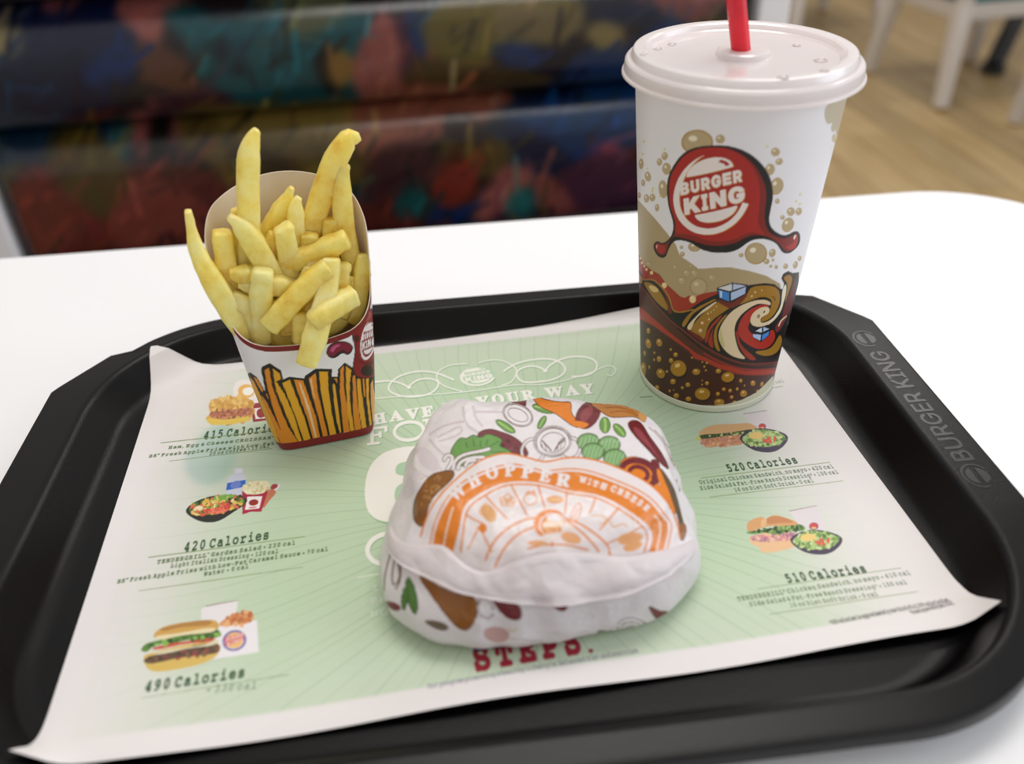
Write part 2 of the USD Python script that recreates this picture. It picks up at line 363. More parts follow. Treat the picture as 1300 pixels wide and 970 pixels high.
F([(540, 40), (640, 30), (760, 60), (940, 20), (1060, 30), (1200, 40), (1210, 180), (1180, 260), (1010, 240), (900, 300), (760, 290), (660, 230), (620, 120)], teal)
F([(700, 120), (800, 150), (820, 220), (740, 210)], (10, 44, 54)); F([(1040, 130), (1090, 150), (1120, 290), (1080, 280)], dark)
F([(830, 0), (900, -30), (1150, -30), (1140, 40), (1000, 110), (860, 130), (950, 60)], (86, 90, 60))
F([(470, 130), (560, 140), (650, 220), (660, 270), (560, 280), (480, 250)], (104, 62, 40))
F([(1090, 160), (1150, 160), (1160, 240), (1110, 270)], (150, 112, 52))
F([(1180, 190), (1230, 120), (1300, 60), (1420, 40), (1410, 240), (1330, 320), (1180, 290)], rose)
F([(-30, 340), (200, 390), (420, 420), (440, 470), (340, 520), (200, 560), (70, 520), (-30, 560)], (16, 44, 70))
F([(430, 380), (470, 350), (520, 380), (600, 390), (600, 430), (520, 500), (440, 470)], (158, 84, 80)); F([(500, 400), (540, 390), (560, 470), (520, 520), (490, 450)], dark)
F([(180, 440), (260, 430), (420, 520), (440, 660), (360, 720), (200, 640)], (84, 66, 22)); F([(600, 360), (760, 330), (900, 340), (1180, 330), (1260, 400), (1240, 560), (1000, 640), (800, 640), (700, 520), (600, 460)], (98, 80, 30))
F([(700, 370), (1000, 350), (1160, 350), (1180, 420), (900, 430), (740, 420)], (136, 112, 50)); F([(760, 470), (900, 480), (1000, 560), (860, 600)], (60, 44, 16))
F([(80, 560), (160, 530), (260, 640), (420, 760), (200, 840), (60, 740)], red_); F([(400, 640), (520, 570), (640, 620), (720, 700), (700, 820), (460, 830), (380, 760)], (140, 62, 50))
F([(370, 430), (420, 440), (410, 490), (370, 470)], (60, 112, 110))
bc.z(430, 0, 3.25)
F([(110, 110), (200, 40), (260, 120), (330, 200), (300, 330), (120, 340), (70, 260)], rose); F([(230, 60), (300, 90), (350, 200), (310, 330), (250, 300), (260, 180)], purple)
F([(280, 40), (340, 50), (360, 150), (330, 220), (300, 160)], blue); F([(330, 40), (520, -20), (960, -30), (1000, 60), (900, 150), (700, 170), (560, 260), (400, 220)], olive)
F([(640, 20), (800, 0), (990, 40), (930, 150), (780, 160), (640, 120)], (130, 112, 70)); F([(330, 220), (600, 260), (860, 300), (840, 370), (500, 380), (250, 370), (280, 280)], (72, 54, 22))
F([(620, 180), (720, 160), (820, 200), (800, 250), (680, 240)], blue); F([(940, 200), (1150, 180), (1300, 60), (1420, 100), (1420, 420), (950, 350)], (12, 52, 104))
F([(1000, 110), (1080, 70), (1160, 110), (1140, 170), (1050, 180)], sand); F([(1000, 40), (1100, 10), (1300, 20), (1300, 90), (1160, 80)], navy)
F([(100, 380), (600, 360), (720, 400), (620, 480), (420, 540), (260, 620), (100, 620)], (150, 84, 62)); F([(640, 470), (820, 440), (1240, 440), (1230, 560), (1010, 600), (820, 620)], (12, 56, 104))
F([(650, 470), (760, 500), (920, 600), (960, 690), (800, 700), (720, 600)], navy); F([(420, 560), (560, 520), (700, 600), (640, 690), (460, 690)], (92, 74, 30))
F([(160, 600), (380, 600), (380, 760), (260, 860), (120, 800)], (64, 30, 34)); F([(390, 660), (520, 640), (560, 760), (440, 830), (370, 760)], (132, 44, 28))
F([(540, 860), (620, 720), (720, 650), (800, 700), (760, 760), (600, 900)], rose); F([(1020, 590), (1120, 560), (1160, 640), (1060, 690)], (156, 70, 92)); F([(900, 690), (1240, 640), (1260, 860), (1000, 880)], purple)
F([(820, 690), (960, 820), (940, 880), (820, 840)], (150, 76, 66)); F([(700, 780), (760, 750), (800, 820), (760, 880), (690, 870)], (40, 120, 116)); F([(250, 770), (340, 760), (370, 840), (300, 880), (240, 850)], (16, 84, 84))
F([(420, 480), (600, 500), (620, 540), (500, 570), (430, 530)], (40, 22, 20))
# streaks of the brush pattern over all of it
bc.blur(2.5)
for _ in range(1500):
    u, v = rng.uniform(0, 620), rng.uniform(0, 320); a = rng.normal(0.9, 0.5); l = rng.uniform(6, 30)
    c0 = np.array(bc.im.getpixel((int(min(u, 619)), int(min(v, 319))))); c1 = np.clip(c0 * rng.uniform(0.45, 1.6) + rng.normal(0, 6, 3), 4, 190)
    bc.d.line([(u, v), (u + l * math.cos(a), v - l * math.sin(a))], fill=tuple(int(x) for x in c1), width=int(rng.integers(1, 4)))
bc.blur(0.8); bc.im = bc.im.point(lambda q: int(q * 0.72))
fabric = ink_mat('printed_vinyl', 0.22, 0.46, bump=(180, 0.0006))
paint_white = mat('white_paint', L(226, 226, 230), 0.4)
bench = thing('booth_bench', 'booth seat with dark multicolour brushstroke upholstery and white end frames', 'bench')
def roll(z0, z1, y, depth, x0=-0.546, x1=0.511, nx=420, bulge=0.5, skip=0):
    """one horizontal upholstered channel: front face bulging towards the table, printed with the bench's cloth."""
    a = np.linspace(-0.5, 1.0, 56); zc, hz = (z0 + z1) / 2, (z1 - z0) / 2
    f0 = y - depth      # flat front, the top sloping back as a broad shoulder
    pr = spline([(y, z0), (y - depth * 0.7, z0 + 0.004), (f0 + 0.004, z0 + 0.02), (f0, z0 + 0.045), (f0, z1 - 0.062), (f0 + 0.002, z1 - 0.045), (f0 + 0.008, z1 - 0.0345), (f0 + 0.0235, z1 - 0.0185), (f0 + 0.0375, z1 - 0.0065), (f0 + 0.047, z1 - 0.001), (y, z1)], 12)
    l_ = np.r_[0, np.cumsum(np.linalg.norm(np.diff(pr, axis=0), axis=1))]; yy = np.interp(np.linspace(0, l_[-1], 56), l_, pr[:, 0]); zz = np.interp(np.linspace(0, l_[-1], 56), l_, pr[:, 1])
    xs = np.linspace(x0, x1, nx)
    endr = np.minimum(1, np.minimum(xs - x0, x1 - xs) / 0.02) ** 0.5
    Y = y - (y - yy)[None] * (0.35 + 0.65 * endr[:, None]); X = np.repeat(xs[:, None], 56, 1); Z = np.repeat(zz[None], nx, 0)
    Y = Y - 0.003 * (meshkit.fbm(np.stack([X * 6, Z * 9, 0 * X], -1), 3, 4) - 0.5)
    v = np.stack([X, Y, Z], -1).reshape(-1, 3)
    s = np.repeat((zc + hz * np.linspace(-1, 1, 56))[None], nx, 0)
    back = v.copy(); back[:, 1] = y + 0.02
    f = grid_faces(nx, 56); n = len(v)
    t_ = trimesh.Trimesh(np.vstack([v, back]), np.vstack([f, f[:, ::-1] + n]), process=False)
    uv = np.stack([X.ravel(), Z.ravel()], 1)
    return trimesh.Trimesh(v, f[:, ::-1], process=False), bc.sample(uv)
for z0, z1 in ((-0.30, -0.098), (-0.092, 0.062), (0.068, 0.17)):
    me, co = roll(z0, z1, BY + 0.03, 0.055); obj('backrest_roll', me, fabric, bench, colors=co)
dark_cloth = mat('bench_backing', L(22, 18, 22), 0.6)
obj('backing_board', bevel_box((1.06, 0.03, 0.62), 0.004, (-0.0175, BY + 0.046, -0.12)), dark_cloth, bench)
me = bevel_box((1.052, 0.42, 0.11), 0.03, (-0.0175, BY - 0.25, -0.37), 6); me = me.subdivide_to_size(0.03)
obj('seat_cushion', me, fabric, bench, colors=bc.sample(np.stack([me.vertices[:, 0], -0.2 + 0.5 * (me.vertices[:, 1] - 1.0)], 1)))
obj('seat_base', bevel_box((1.05, 0.38, FLOOR_Z * -1 - 0.43), 0.004, (-0.0175, BY - 0.17, (FLOOR_Z - 0.428) / 2)), paint_white, bench)
for x in (-0.571, 0.536):
    obj('end_frame', bevel_box((0.047, 0.075, 0.95), 0.006, (x, BY + 0.01, FLOOR_Z + 0.475)), paint_white, bench)
    obj('end_panel', bevel_box((0.03, 0.40, 0.36), 0.006, (x, BY - 0.21, FLOOR_Z + 0.18)), paint_white, bench)

# ------------------------------------------------------------------ chairs
teal_vinyl = mat('teal_vinyl', L(12, 120, 122), 0.45)
foot_mat = mat('brass_foot', L(168, 128, 52), 0.4)
chair_white = mat('chair_white', L(214, 208, 204), 0.4)
def chair(loc, rz, label, legs=4, w=0.40, d=0.40):
    c = thing('dining_chair', label, 'chair', loc=(loc[0], loc[1], FLOOR_Z), rotz=rz)
    obj('seat_cushion', bevel_box((w, d, 0.06), 0.022, (0, 0, 0.368), 5), teal_vinyl, c)
    for sy in (-1, 1): obj('seat_rail', bevel_box((w - 0.03, 0.025, 0.055), 0.006, (0, sy * (d / 2 - 0.02), 0.312)), chair_white, c)
    for sx in (-1, 1): obj('seat_rail', bevel_box((0.025, d - 0.03, 0.055), 0.006, (sx * (w / 2 - 0.02), 0, 0.312)), chair_white, c)
    for sx in (-1, 1):
        for sy in (-1, 1):
            top = (sx * (w / 2 - 0.018), sy * (d / 2 - 0.018), 0.335); bot = (sx * (w / 2 + 0.012), sy * (d / 2 + 0.03), 0.012)
            lg = obj('leg', taper_bar(bot, top, 0.040, 0.056), chair_white, c)
            obj('foot_cap', taper_bar((bot[0], bot[1], 0.0), bot, 0.036, 0.036), foot_mat, lg)
            if sy < 0: obj('back_post', taper_bar((top[0], top[1], 0.325), (top[0], top[1] - 0.07, 0.80), 0.046, 0.034), chair_white, c)
    for z, hh in ((0.745, 0.07), (0.56, 0.04)):
        obj('back_rail', bevel_box((w - 0.05, 0.022, hh), 0.006, (0, -(d / 2 - 0.018) - 0.07 * (z - 0.325) / 0.475, z)), chair_white, c)
    return c
chair((2.085, 2.92), 0.06, 'white wooden dining chair with teal seat, its back legs in plain view', w=0.42, d=0.40)
chair((2.17, 2.20), -0.35, 'white wooden dining chair with teal seat, at the right edge of the photo', w=0.44, d=0.40)
chair((1.93, 3.85), 0.1, 'white wooden dining chair farthest back, faint beside the cup lid', w=0.40, d=0.40)
pd = thing('background_table', 'white dining table on a black leg standing among the teal-seated chairs', 'table')
obj('tabletop', slab_mesh(0.36, 0.33, 0.05, [(0.2, -0.035), (0.004, -0.035), (0, -0.03), (0, -0.004), (0.004, 0), (0.2, 0)]).apply_translation((2.95, 3.48, 0.0)), white_top, pd)
obj('pedestal', taper_bar((2.30, 3.02, FLOOR_Z + 0.03), (2.75, 3.36, -0.03), 0.055, 0.05), metal_dark, pd)
obj('pedestal', taper_bar((3.40, 3.72, FLOOR_Z + 0.03), (3.05, 3.5, -0.03), 0.055, 0.05), metal_dark, pd)
for q in ((2.30, 3.02), (3.40, 3.72)): obj('foot', lathe([(0.04, FLOOR_Z + 0.001), (0.045, FLOOR_Z + 0.006), (0.04, FLOOR_Z + 0.032), (0.02, FLOOR_Z + 0.036)], 24, (q[0], q[1], 0)), metal_dark, pd)

# ------------------------------------------------------------------ serving tray
TC, TR = np.array((0.0267, 0.3064)), -0.0436
RIM = 0.0180
tray = thing('serving_tray', 'black plastic serving tray with raised rim and embossed side handles', 'tray', loc=(TC[0], TC[1], 0), rotz=TR)
black_plastic = mat('black_plastic', L(5, 4, 5), 0.33, 0.22, bump=(900, 0.00012))
def tray_ring(hx, hy, r, z, ear=0.0, ez=None):
    p = rrect(hx, hy, r, 26, 60)
    z = np.full(len(p), z)
    if ear:
        # ears: flat handle plates on both short sides, their ends cut at a slant
        y = p[:, 1]; k = np.interp(y, [-0.100, -0.0614, 0.0900, 0.1235], [0, 1, 1, 0])
        hx0 = np.abs(p[:, 0]); side = (hx0 > hx - r * 0.72) & (k > 0)
        tx = np.interp(y, [-0.100, -0.0614, 0.0900, 0.1235], [hx - 0.012, ear, ear, hx - 0.012])
        nx = np.where(side, np.maximum(hx0, tx), hx0); p[:, 0] = np.sign(p[:, 0]) * nx
        z = z + np.where(side, k * 0.0004, -0.0016 * np.clip(1 - np.abs(y) / 0.16, 0, 1) * (hx0 > hx - r * 0.3))
    return np.c_[p, z]
T0 = 0.0034
prof = [tray_ring(0.05, 0.04, 0.02, -0.0004), tray_ring(0.186, 0.127, 0.062, -0.0004), tray_ring(0.191, 0.1312, 0.065, 0.0002), tray_ring(0.1945, 0.1338, 0.067, 0.0020), tray_ring(0.1965, 0.1352, 0.068, 0.0042),
        tray_ring(0.2058, 0.1398, 0.0745, RIM - 0.0026), tray_ring(0.2075, 0.1411, 0.0758, RIM - 0.0008), tray_ring(0.2095, 0.1428, 0.0775, RIM), tray_ring(0.2112, 0.1444, 0.079, RIM - 0.0004),
        tray_ring(0.2170, 0.1518, 0.084, RIM - 0.0010, 0.2294), tray_ring(0.2190, 0.1544, 0.086, RIM - 0.0016, 0.2310), tray_ring(0.2196, 0.1552, 0.0865, RIM - 0.0032, 0.2315), tray_ring(0.2196, 0.1552, 0.0865, RIM - 0.0085, 0.2315),
        tray_ring(0.2174, 0.1530, 0.085, RIM - 0.0085, 0.2292), tray_ring(0.2120, 0.1460, 0.080, RIM - 0.0042, 0.2255), tray_ring(0.2095, 0.1432, 0.078, RIM - 0.0035), tray_ring(0.1990, 0.1372, 0.07, 0.0015), tray_ring(0.1955, 0.134, 0.067, -0.0028), tray_ring(0.19, 0.130, 0.064, -0.0034), tray_ring(0.05, 0.04, 0.02, -0.0034)]
obj('tray_body', rings(prof, True, True), black_plastic, tray, smooth=40)
emb = mat('embossed_plastic', L(10, 9, 10), 0.28, 0.4)
def emb_mesh(x, y0, y1, h):
    t = meshkit.text_mesh('BURGER KING', h, 0.0012, bold=True)
    b = t.bounds; s = (y1 - y0) / (b[1][0] - b[0][0]); t.apply_translation((-b[0][0], -b[0][1], 0)); t.apply_scale((s, h / (b[1][1] - b[0][1]), 1))
    v = t.vertices.copy(); t.vertices = np.c_[x + h / 2 - v[:, 1], y0 + v[:, 0], v[:, 2] + RIM - 0.00155]
    return t
obj('embossed_lettering', emb_mesh(0.2182, -0.0325, 0.0575, 0.0100), emb, tray, smooth=False)
def crest_mesh(y):
    """small bun emblem pressed into the handle's ends."""
    parts = []
    a = np.linspace(0, math.pi, 14)
    for sgn, h in ((1, 0.0042), (-1, 0.0036)):
        pl = Polygon(np.c_[sgn * (0.0012 + h * np.sin(a)), 0.0050 * np.cos(a)]); parts.append(trimesh.creation.extrude_polygon(pl, 0.0012, engine='earcut'))
    w = LineString([(0.0064 * math.cos(t), 0.0074 * math.sin(t)) for t in np.linspace(0.6, 5.0, 24)]).buffer(0.0005)
    parts.append(trimesh.creation.extrude_polygon(w, 0.0012, engine='earcut'))
    t = trimesh.util.concatenate(parts); t.apply_translation((0.2182, y, RIM - 0.00155)); return t
for y in (-0.0425, 0.0705): obj('embossed_emblem', crest_mesh(y), emb, tray, smooth=False)

def tray_height(x, y):
    """height of the tray's upper face under world (x, y), by the rings of its profile."""
    dx, dy = x - TC[0], y - TC[1]; c, s = math.cos(TR), math.sin(TR); u, v = np.abs(dx * c + dy * s), np.abs(-dx * s + dy * c)
    z = np.full(np.shape(x), 0.0); last = None
    for hx, hy, r, zr in ((0.186, 0.127, 0.062, -0.0004), (0.191, 0.1312, 0.065, 0.0002), (0.1945, 0.1338, 0.067, 0.0020), (0.1965, 0.1352, 0.068, 0.0042), (0.2058, 0.1398, 0.0745, RIM - 0.0026), (0.2095, 0.1428, 0.0775, RIM), (0.26, 0.19, 0.09, RIM)):
        qx, qy = u - (hx - r), v - (hy - r)
        d = np.hypot(np.maximum(qx, 0), np.maximum(qy, 0)) + np.minimum(np.maximum(qx, qy), 0) - r
        if last is not None:
            k = (last[0] > 0) & (d <= 0); f = last[0] / np.maximum(last[0] - d, 1e-9); z = np.where(k, last[1] + f * (zr - last[1]), z)
        last = (d, zr)
    return z
def paper_z(x, y):
    t = np.maximum(tray_height(x, y), 0); g = (abs(x[1, 0] - x[0, 0]), abs(y[0, 1] - y[0, 0]))
    z = np.maximum(gaussian_filter(t, (0.0045 / g[0], 0.0045 / g[1]), mode='nearest'), t)
    w = 0.0004 * meshkit.fbm(np.stack([x * 14, y * 14, 0 * x], -1), 3, 9)
    edge = np.exp(-((y - 0.19) / 0.012) ** 2) * (0.0022 + 0.0016 * np.sin(x * 38 + 1.0))
    return 0.0007 + gaussian_filter(z, (0.0015 / g[0], 0.0015 / g[1]), mode='nearest') + np.maximum(z - gaussian_filter(z, (0.0015 / g[0], 0.0015 / g[1]), mode='nearest'), 0) + w + edge

# ------------------------------------------------------------------ walls
wall_paint = mat('wall_paint', L(206, 190, 166), 0.7)
b = trimesh.creation.box((13, 0.1, 2.9)); b.apply_translation((2.5, 9.6, FLOOR_Z + 1.45)); obj('wall_back', b, wall_paint, kind='structure', label='plain cream wall at the far end of the dining room')
b = trimesh.creation.box((0.1, 11.4, 2.9)); b.apply_translation((-4.0, 3.9, FLOOR_Z + 1.45)); obj('wall_left', b, wall_paint, kind='structure', label='plain cream wall behind the booth bench, left side')

# ------------------------------------------------------------------ placemat
PX0, PX1, PY0, PY1 = -0.1535, 0.2115, 0.1895, 0.4385
PW_, PH_ = 3100, 2115
pc = Canvas(PX0, PX1, PY0, PY1, PW_, PH_, (226, 220, 218)); pc.map = lambda p: on_z(p)[:, :2]
# soft-edged green field
gx = PX0 + (np.arange(PW_) + 0.5) / PW_ * (PX1 - PX0); gy = PY1 - (np.arange(PH_) + 0.5) / PH_ * (PY1 - PY0)
sm = lambda a, b, x: np.clip((x - a) / (b - a), 0, 1) ** 2 * (3 - 2 * np.clip((x - a) / (b - a), 0, 1))
GX, GY = np.meshgrid(gx, gy)
hard = (0.30 * sm(PX0 + 0.009, PX0 + 0.014, GX) + 0.70 * sm(PX0 + 0.008, PX0 + 0.05, GX)) * sm(PX1 - 0.004, PX1 - 0.075, GX) * sm(PY1 - 0.006, PY1 - 0.0085, GY) * sm(PY0 + 0.010, PY0 + 0.012, GY)
ctr = sm(PX0 + 0.005, PX0 + 0.085, GX) * sm(PX1 - 0.004, PX1 - 0.085, GX)
ctr = ctr * (0.65 + 0.35 * sm(PY1, PY1 - 0.06, GY)) * (0.62 + 0.38 * sm(PY0 - 0.01, PY0 + 0.07, GY))
corner = 1 - 0.75 * np.exp(-(((GX - PX0) / 0.06) ** 2 + ((GY - PY1) / 0.05) ** 2))
A = (hard * (0.30 + 0.70 * ctr) * corner)[..., None]
tint = np.array((185, 206, 175)) * ctr[..., None] + np.array((198, 208, 184)) * (1 - ctr[..., None])
field = np.array((228, 223, 222)) * (1 - A) + tint * A
pc.im = Image.fromarray(field.astype(np.uint8)); pc.d = ImageDraw.Draw(pc.im)
cen = np.array((0.040, 0.292)); to_px = lambda q: np.stack([(q[:, 0] - PX0) / (PX1 - PX0) * PW_, (PY1 - q[:, 1]) / (PY1 - PY0) * PH_], 1)
lay = Image.new('L', (PW_, PH_)); ld = ImageDraw.Draw(lay)
for k in range(104):
    a = 2 * math.pi * k / 104; r = np.linspace(0.035, 0.26, 40); w = np.exp(-r / 0.18)
    aa = a + 0.10 * np.sin(r * 26 + k * 0.21) * (r / 0.2) + 0.012 * math.sin(k * 5.1); q = cen + np.stack([r * np.cos(aa) * 1.15, r * np.sin(aa)], 1)
    q = to_px(q)
    for t in range(39): ld.line([tuple(q[t]), tuple(q[t + 1])], fill=int((95 + 45 * math.sin(k * 2.3)) * (1 - t / 39) ** 0.7), width=4)
pc.im.paste((122, 160, 122), (0, 0), Image.fromarray((np.asarray(lay) * hard * (0.5 + 0.5 * ctr)).astype(np.uint8))); pc.d = ImageDraw.Draw(pc.im)
# damp teal blot on the left
bl = Image.new('L', (PW_, PH_)); bd = ImageDraw.Draw(bl); q = to_px(on_z(spline([(262, 548), (290, 540), (302, 560), (298, 590), (282, 612), (258, 616), (240, 604), (236, 580), (246, 566)], 8, True))[:, :2]); bd.polygon([tuple(x) for x in q], fill=80)
from PIL import ImageFilter
pc.im.paste((120, 176, 166), (0, 0), bl.filter(ImageFilter.GaussianBlur(14))); pc.d = ImageDraw.Draw(pc.im)
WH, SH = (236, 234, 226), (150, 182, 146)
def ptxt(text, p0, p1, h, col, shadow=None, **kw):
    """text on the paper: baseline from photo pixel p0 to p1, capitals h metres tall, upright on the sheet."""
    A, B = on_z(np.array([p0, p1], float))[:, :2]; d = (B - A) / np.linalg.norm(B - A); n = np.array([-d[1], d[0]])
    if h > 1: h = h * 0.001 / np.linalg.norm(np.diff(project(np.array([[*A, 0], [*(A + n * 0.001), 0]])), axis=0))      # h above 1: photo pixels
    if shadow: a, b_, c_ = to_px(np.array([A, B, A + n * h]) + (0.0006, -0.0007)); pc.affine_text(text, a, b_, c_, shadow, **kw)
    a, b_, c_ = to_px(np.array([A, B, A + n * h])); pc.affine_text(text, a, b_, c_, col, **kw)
# flourishes and the small emblem at the head of the sheet
pc.z(480, 440, 4.0625)
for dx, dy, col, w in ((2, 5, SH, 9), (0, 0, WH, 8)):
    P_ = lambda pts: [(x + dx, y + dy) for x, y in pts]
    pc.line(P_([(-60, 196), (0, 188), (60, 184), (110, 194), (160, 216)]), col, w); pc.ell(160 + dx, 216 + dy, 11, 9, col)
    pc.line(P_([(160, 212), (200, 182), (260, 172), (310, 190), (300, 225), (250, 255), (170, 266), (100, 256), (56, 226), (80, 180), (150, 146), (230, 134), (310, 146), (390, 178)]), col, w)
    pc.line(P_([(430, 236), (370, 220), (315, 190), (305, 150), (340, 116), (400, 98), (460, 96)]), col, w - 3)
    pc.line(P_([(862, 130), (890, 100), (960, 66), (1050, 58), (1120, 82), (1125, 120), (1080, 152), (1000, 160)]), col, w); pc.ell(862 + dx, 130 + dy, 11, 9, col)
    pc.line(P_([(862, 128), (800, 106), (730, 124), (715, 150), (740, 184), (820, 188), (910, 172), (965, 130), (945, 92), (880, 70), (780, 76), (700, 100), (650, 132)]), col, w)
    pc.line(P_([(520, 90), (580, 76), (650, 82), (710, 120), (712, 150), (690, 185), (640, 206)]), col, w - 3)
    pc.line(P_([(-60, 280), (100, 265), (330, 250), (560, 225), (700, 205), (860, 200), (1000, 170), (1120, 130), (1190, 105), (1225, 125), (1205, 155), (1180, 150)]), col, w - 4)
for dx, dy, cw in ((0.0006, -0.0008, SH), (0, 0, WH)):
    c0 = on_z(np.array((606.5, 479.0)))[:2] + (dx, dy)
    old, oo = pc.map, pc.o; pc.map = None; pc.o = (0, 0, 1)
    ce = lambda x, y: (c0[0] + 0.0102 * (x * 0.99 - 0.10 * y), c0[1] + 0.0102 * (y * 0.92 + 0.10 * x))
    if cw == WH: pc.raw(np.array([ce(0.98 * math.cos(t), 0.98 * math.sin(t)) for t in np.linspace(0, 6.28, 40)]), (176, 204, 172))
    logo(pc, ce, cw, (176, 204, 172)); pc.map, pc.o = old, oo
# HAVE IT YOUR WAY on an arch, FOR, the big figure and the big word below it
al = np.array([(474, 541), (512, 534.5), (551, 529), (590, 521), (640, 513.5), (690, 506.5), (725, 503), (757, 500)], float); s_ = np.r_[0, np.cumsum(np.linalg.norm(np.diff(on_z(al)[:, :2], axis=0), axis=1))]
arch = CubicSpline(s_, on_z(al)[:, :2])
wd = {'W': 1.35, 'I': 0.6, ' ': 0.55, 'T': 0.95, 'V': 1.02, 'A': 1.05}; line_ = 'HAVE IT YOUR WAY'; tot = sum(wd.get(c, 1.0) for c in line_); u = 0
for c in line_:
    w = wd.get(c, 1.0) / tot * s_[-1]
    if c != ' ':
        A_, B_ = arch(u + w * 0.04), arch(u + w * 0.94); d = (B_ - A_) / np.linalg.norm(B_ - A_); n = np.array([-d[1], d[0]])
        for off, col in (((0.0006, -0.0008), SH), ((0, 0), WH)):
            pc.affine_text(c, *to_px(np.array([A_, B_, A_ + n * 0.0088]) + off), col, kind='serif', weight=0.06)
    u += w
ptxt('F', (463.5, 567.5), (496, 563.5), 0.0142, WH, SH, weight=0.01); 
for (cx_, cy_p, rx, ry, w, col) in ((519.5, 549, 18.5, 11.5, 4.2, WH), (551, 541, 2, 2, 1, WH)):
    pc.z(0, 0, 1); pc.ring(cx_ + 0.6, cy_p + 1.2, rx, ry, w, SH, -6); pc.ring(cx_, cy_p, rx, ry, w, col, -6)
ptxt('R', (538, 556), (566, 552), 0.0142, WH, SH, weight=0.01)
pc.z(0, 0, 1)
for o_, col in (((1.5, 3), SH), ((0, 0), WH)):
    pc.fill([(x + o_[0], y + o_[1]) for x, y in [(530, 568), (500, 572), (478, 584), (466, 606), (464, 634), (470, 654), (488, 664), (520, 664), (560, 660), (570, 620), (565, 575)]], col)
pc.fill([(505, 592), (520, 587), (545, 585), (545, 602), (514, 606), (503, 602)], (172, 203, 170)); pc.fill([(503, 622), (520, 612), (545, 612), (545, 640), (520, 646), (504, 640)], (172, 203, 170))
pc.ring(494, 700.5, 26, 19.5, 6, SH, -8); pc.ring(493, 699, 26, 19.5, 6, WH, -8)
pc.line([(455, 735), (478, 731), (520, 727)], (212, 222, 204), 1.6)
ptxt('IT Y', (472, 752), (505, 747), 0.0028, (214, 222, 208)); ptxt('PRE', (470, 768), (502, 763), 0.0028, (214, 222, 208)); ptxt('NO', (470, 785), (493, 781), 0.0028, (214, 222, 208))
# STEPS.
RED, PUR = (152, 34, 52), (62, 58, 112)
ptxt('STEPS', (601, 855), (742, 829), 0.0116, RED, weight=0.09); pc.ell(750, 829, 3.2, 2.6, RED)
ptxt('HEALTHY', (600, 829), (740, 806), 0.0052, PUR, kind='serif', weight=0.05, gap=0.06)
ptxt('Our program promoting a healthy lifestyle, balanced diet and exercise.', (544, 879.5), (812, 831), 0.0023, (120, 110, 138), weight=0.02)
# left column
INK, INK2, RULE = (36, 76, 38), (74, 100, 54), (128, 146, 92)
def rule(p, q, w=0.9): pc.line([p, ((p[0] + q[0]) / 2, (p[1] + q[1]) / 2), q], RULE, w, False)
def calories(n, p0, p1, h, col=INK): ptxt(n + ' Calories', p0, p1, h, col, weight=0.06, gap=0.12)
calories('415', (257.5, 559.5), (357, 548.5), 10)
ptxt("Ham, Egg & Cheese CROISSAN'WICH\u00ae \u2022 340 cal", (213.7, 571.8), (418, 552), 4.0, INK2, weight=0.05)
ptxt('BK\u00ae Fresh Apple Fries with Low-Fat Caramel Sauce \u2022 70 cal', (189, 582.8), (450, 556), 4.0, INK2, weight=0.05)
ptxt('20 oz Coffee \u2022 15 cal', (265.7, 579.9), (342.5, 570), 4.0, INK2, weight=0.05); rule((216, 587), (345, 571.5)); rule((205, 564), (360, 547))
calories('420', (232.8, 702.3), (342.2, 685.8), 11.5)
rule((189.2, 709.5), (386.9, 682.9)); rule((177.6, 751.9), (384, 721.9))
ptxt('TENDERGRILL\u2122 Garden Salad \u2022 230 cal', (199.3, 717.8), (375.4, 693), 5.3, INK2, weight=0.05)
ptxt('Light Italian Dressing \u2022 120 cal', (216.6, 722.6), (353.7, 703.9), 5.3, INK2, weight=0.05)
ptxt('BK\u00ae Fresh Apple Fries with Low-Fat Caramel Sauce \u2022 70 cal', (148.8, 742.6), (417.2, 701), 5.3, INK2, weight=0.05)
ptxt('Water \u2022 0 cal', (259, 733.2), (316.2, 723), 5.3, INK2, weight=0.05)
calories('490', (183, 880.5), (311.5, 861), 13.5); rule((181, 888), (366, 858))
ptxt('\u2022 330 cal', (262, 881.5), (326, 876), 0.0030, (120, 140, 112), weight=0.02)
# right column
calories('520', (924.2, 600.7), (1013.9, 589.2), 10); rule((890, 608.5), (1052.7, 588.5), 0.8); rule((901.5, 632.8), (1068.9, 612.2), 0.8)
ptxt('Original Chicken Sandwich, no mayo \u2022 420 cal', (888.2, 616.3), (1058.9, 595.6), 5.0, INK, weight=0.03)
ptxt('Side Salad & Fat-Free Ranch Dressing\u2020 \u2022 100 cal', (889.3, 623.9), (1064.9, 602.6), 5.0, INK, weight=0.03)
ptxt('16 oz Diet Soft Drink \u2022 0 cal', (932.7, 626.1), (1033.5, 613.6), 5.0, INK, weight=0.03)
calories('510', (998.9, 741.8), (1101.4, 728.2), 11.5, (44, 74, 44)); rule((961.8, 749.5), (1142.7, 723)); rule((977, 781.9), (1163.7, 753.1))
ptxt('TENDERGRILL\u00ae Chicken Sandwich, no mayo \u2022 410 cal', (936.6, 765), (1156.3, 731), 5.7, INK2, weight=0.05)
ptxt('Side Salad & Fat-Free Ranch Dressing\u2020 \u2022 100 cal', (952, 771.8), (1151.8, 743.2), 5.7, INK2, weight=0.05)
ptxt('16 oz Diet Soft Drink \u2022 0 cal', (1003, 773.2), (1115, 758.5), 5.7, INK2, weight=0.05)
ptxt('*650 calories is approximately one third of a 2,000 calorie diet.', (1053.9, 797.6), (1205.7, 767.5), 0.0022, (70, 62, 64), weight=0.10)
ptxt('\u2020Dressing served by meal only.', (1155.6, 786.0), (1209.6, 772.4), 0.0022, (70, 62, 64), weight=0.10)
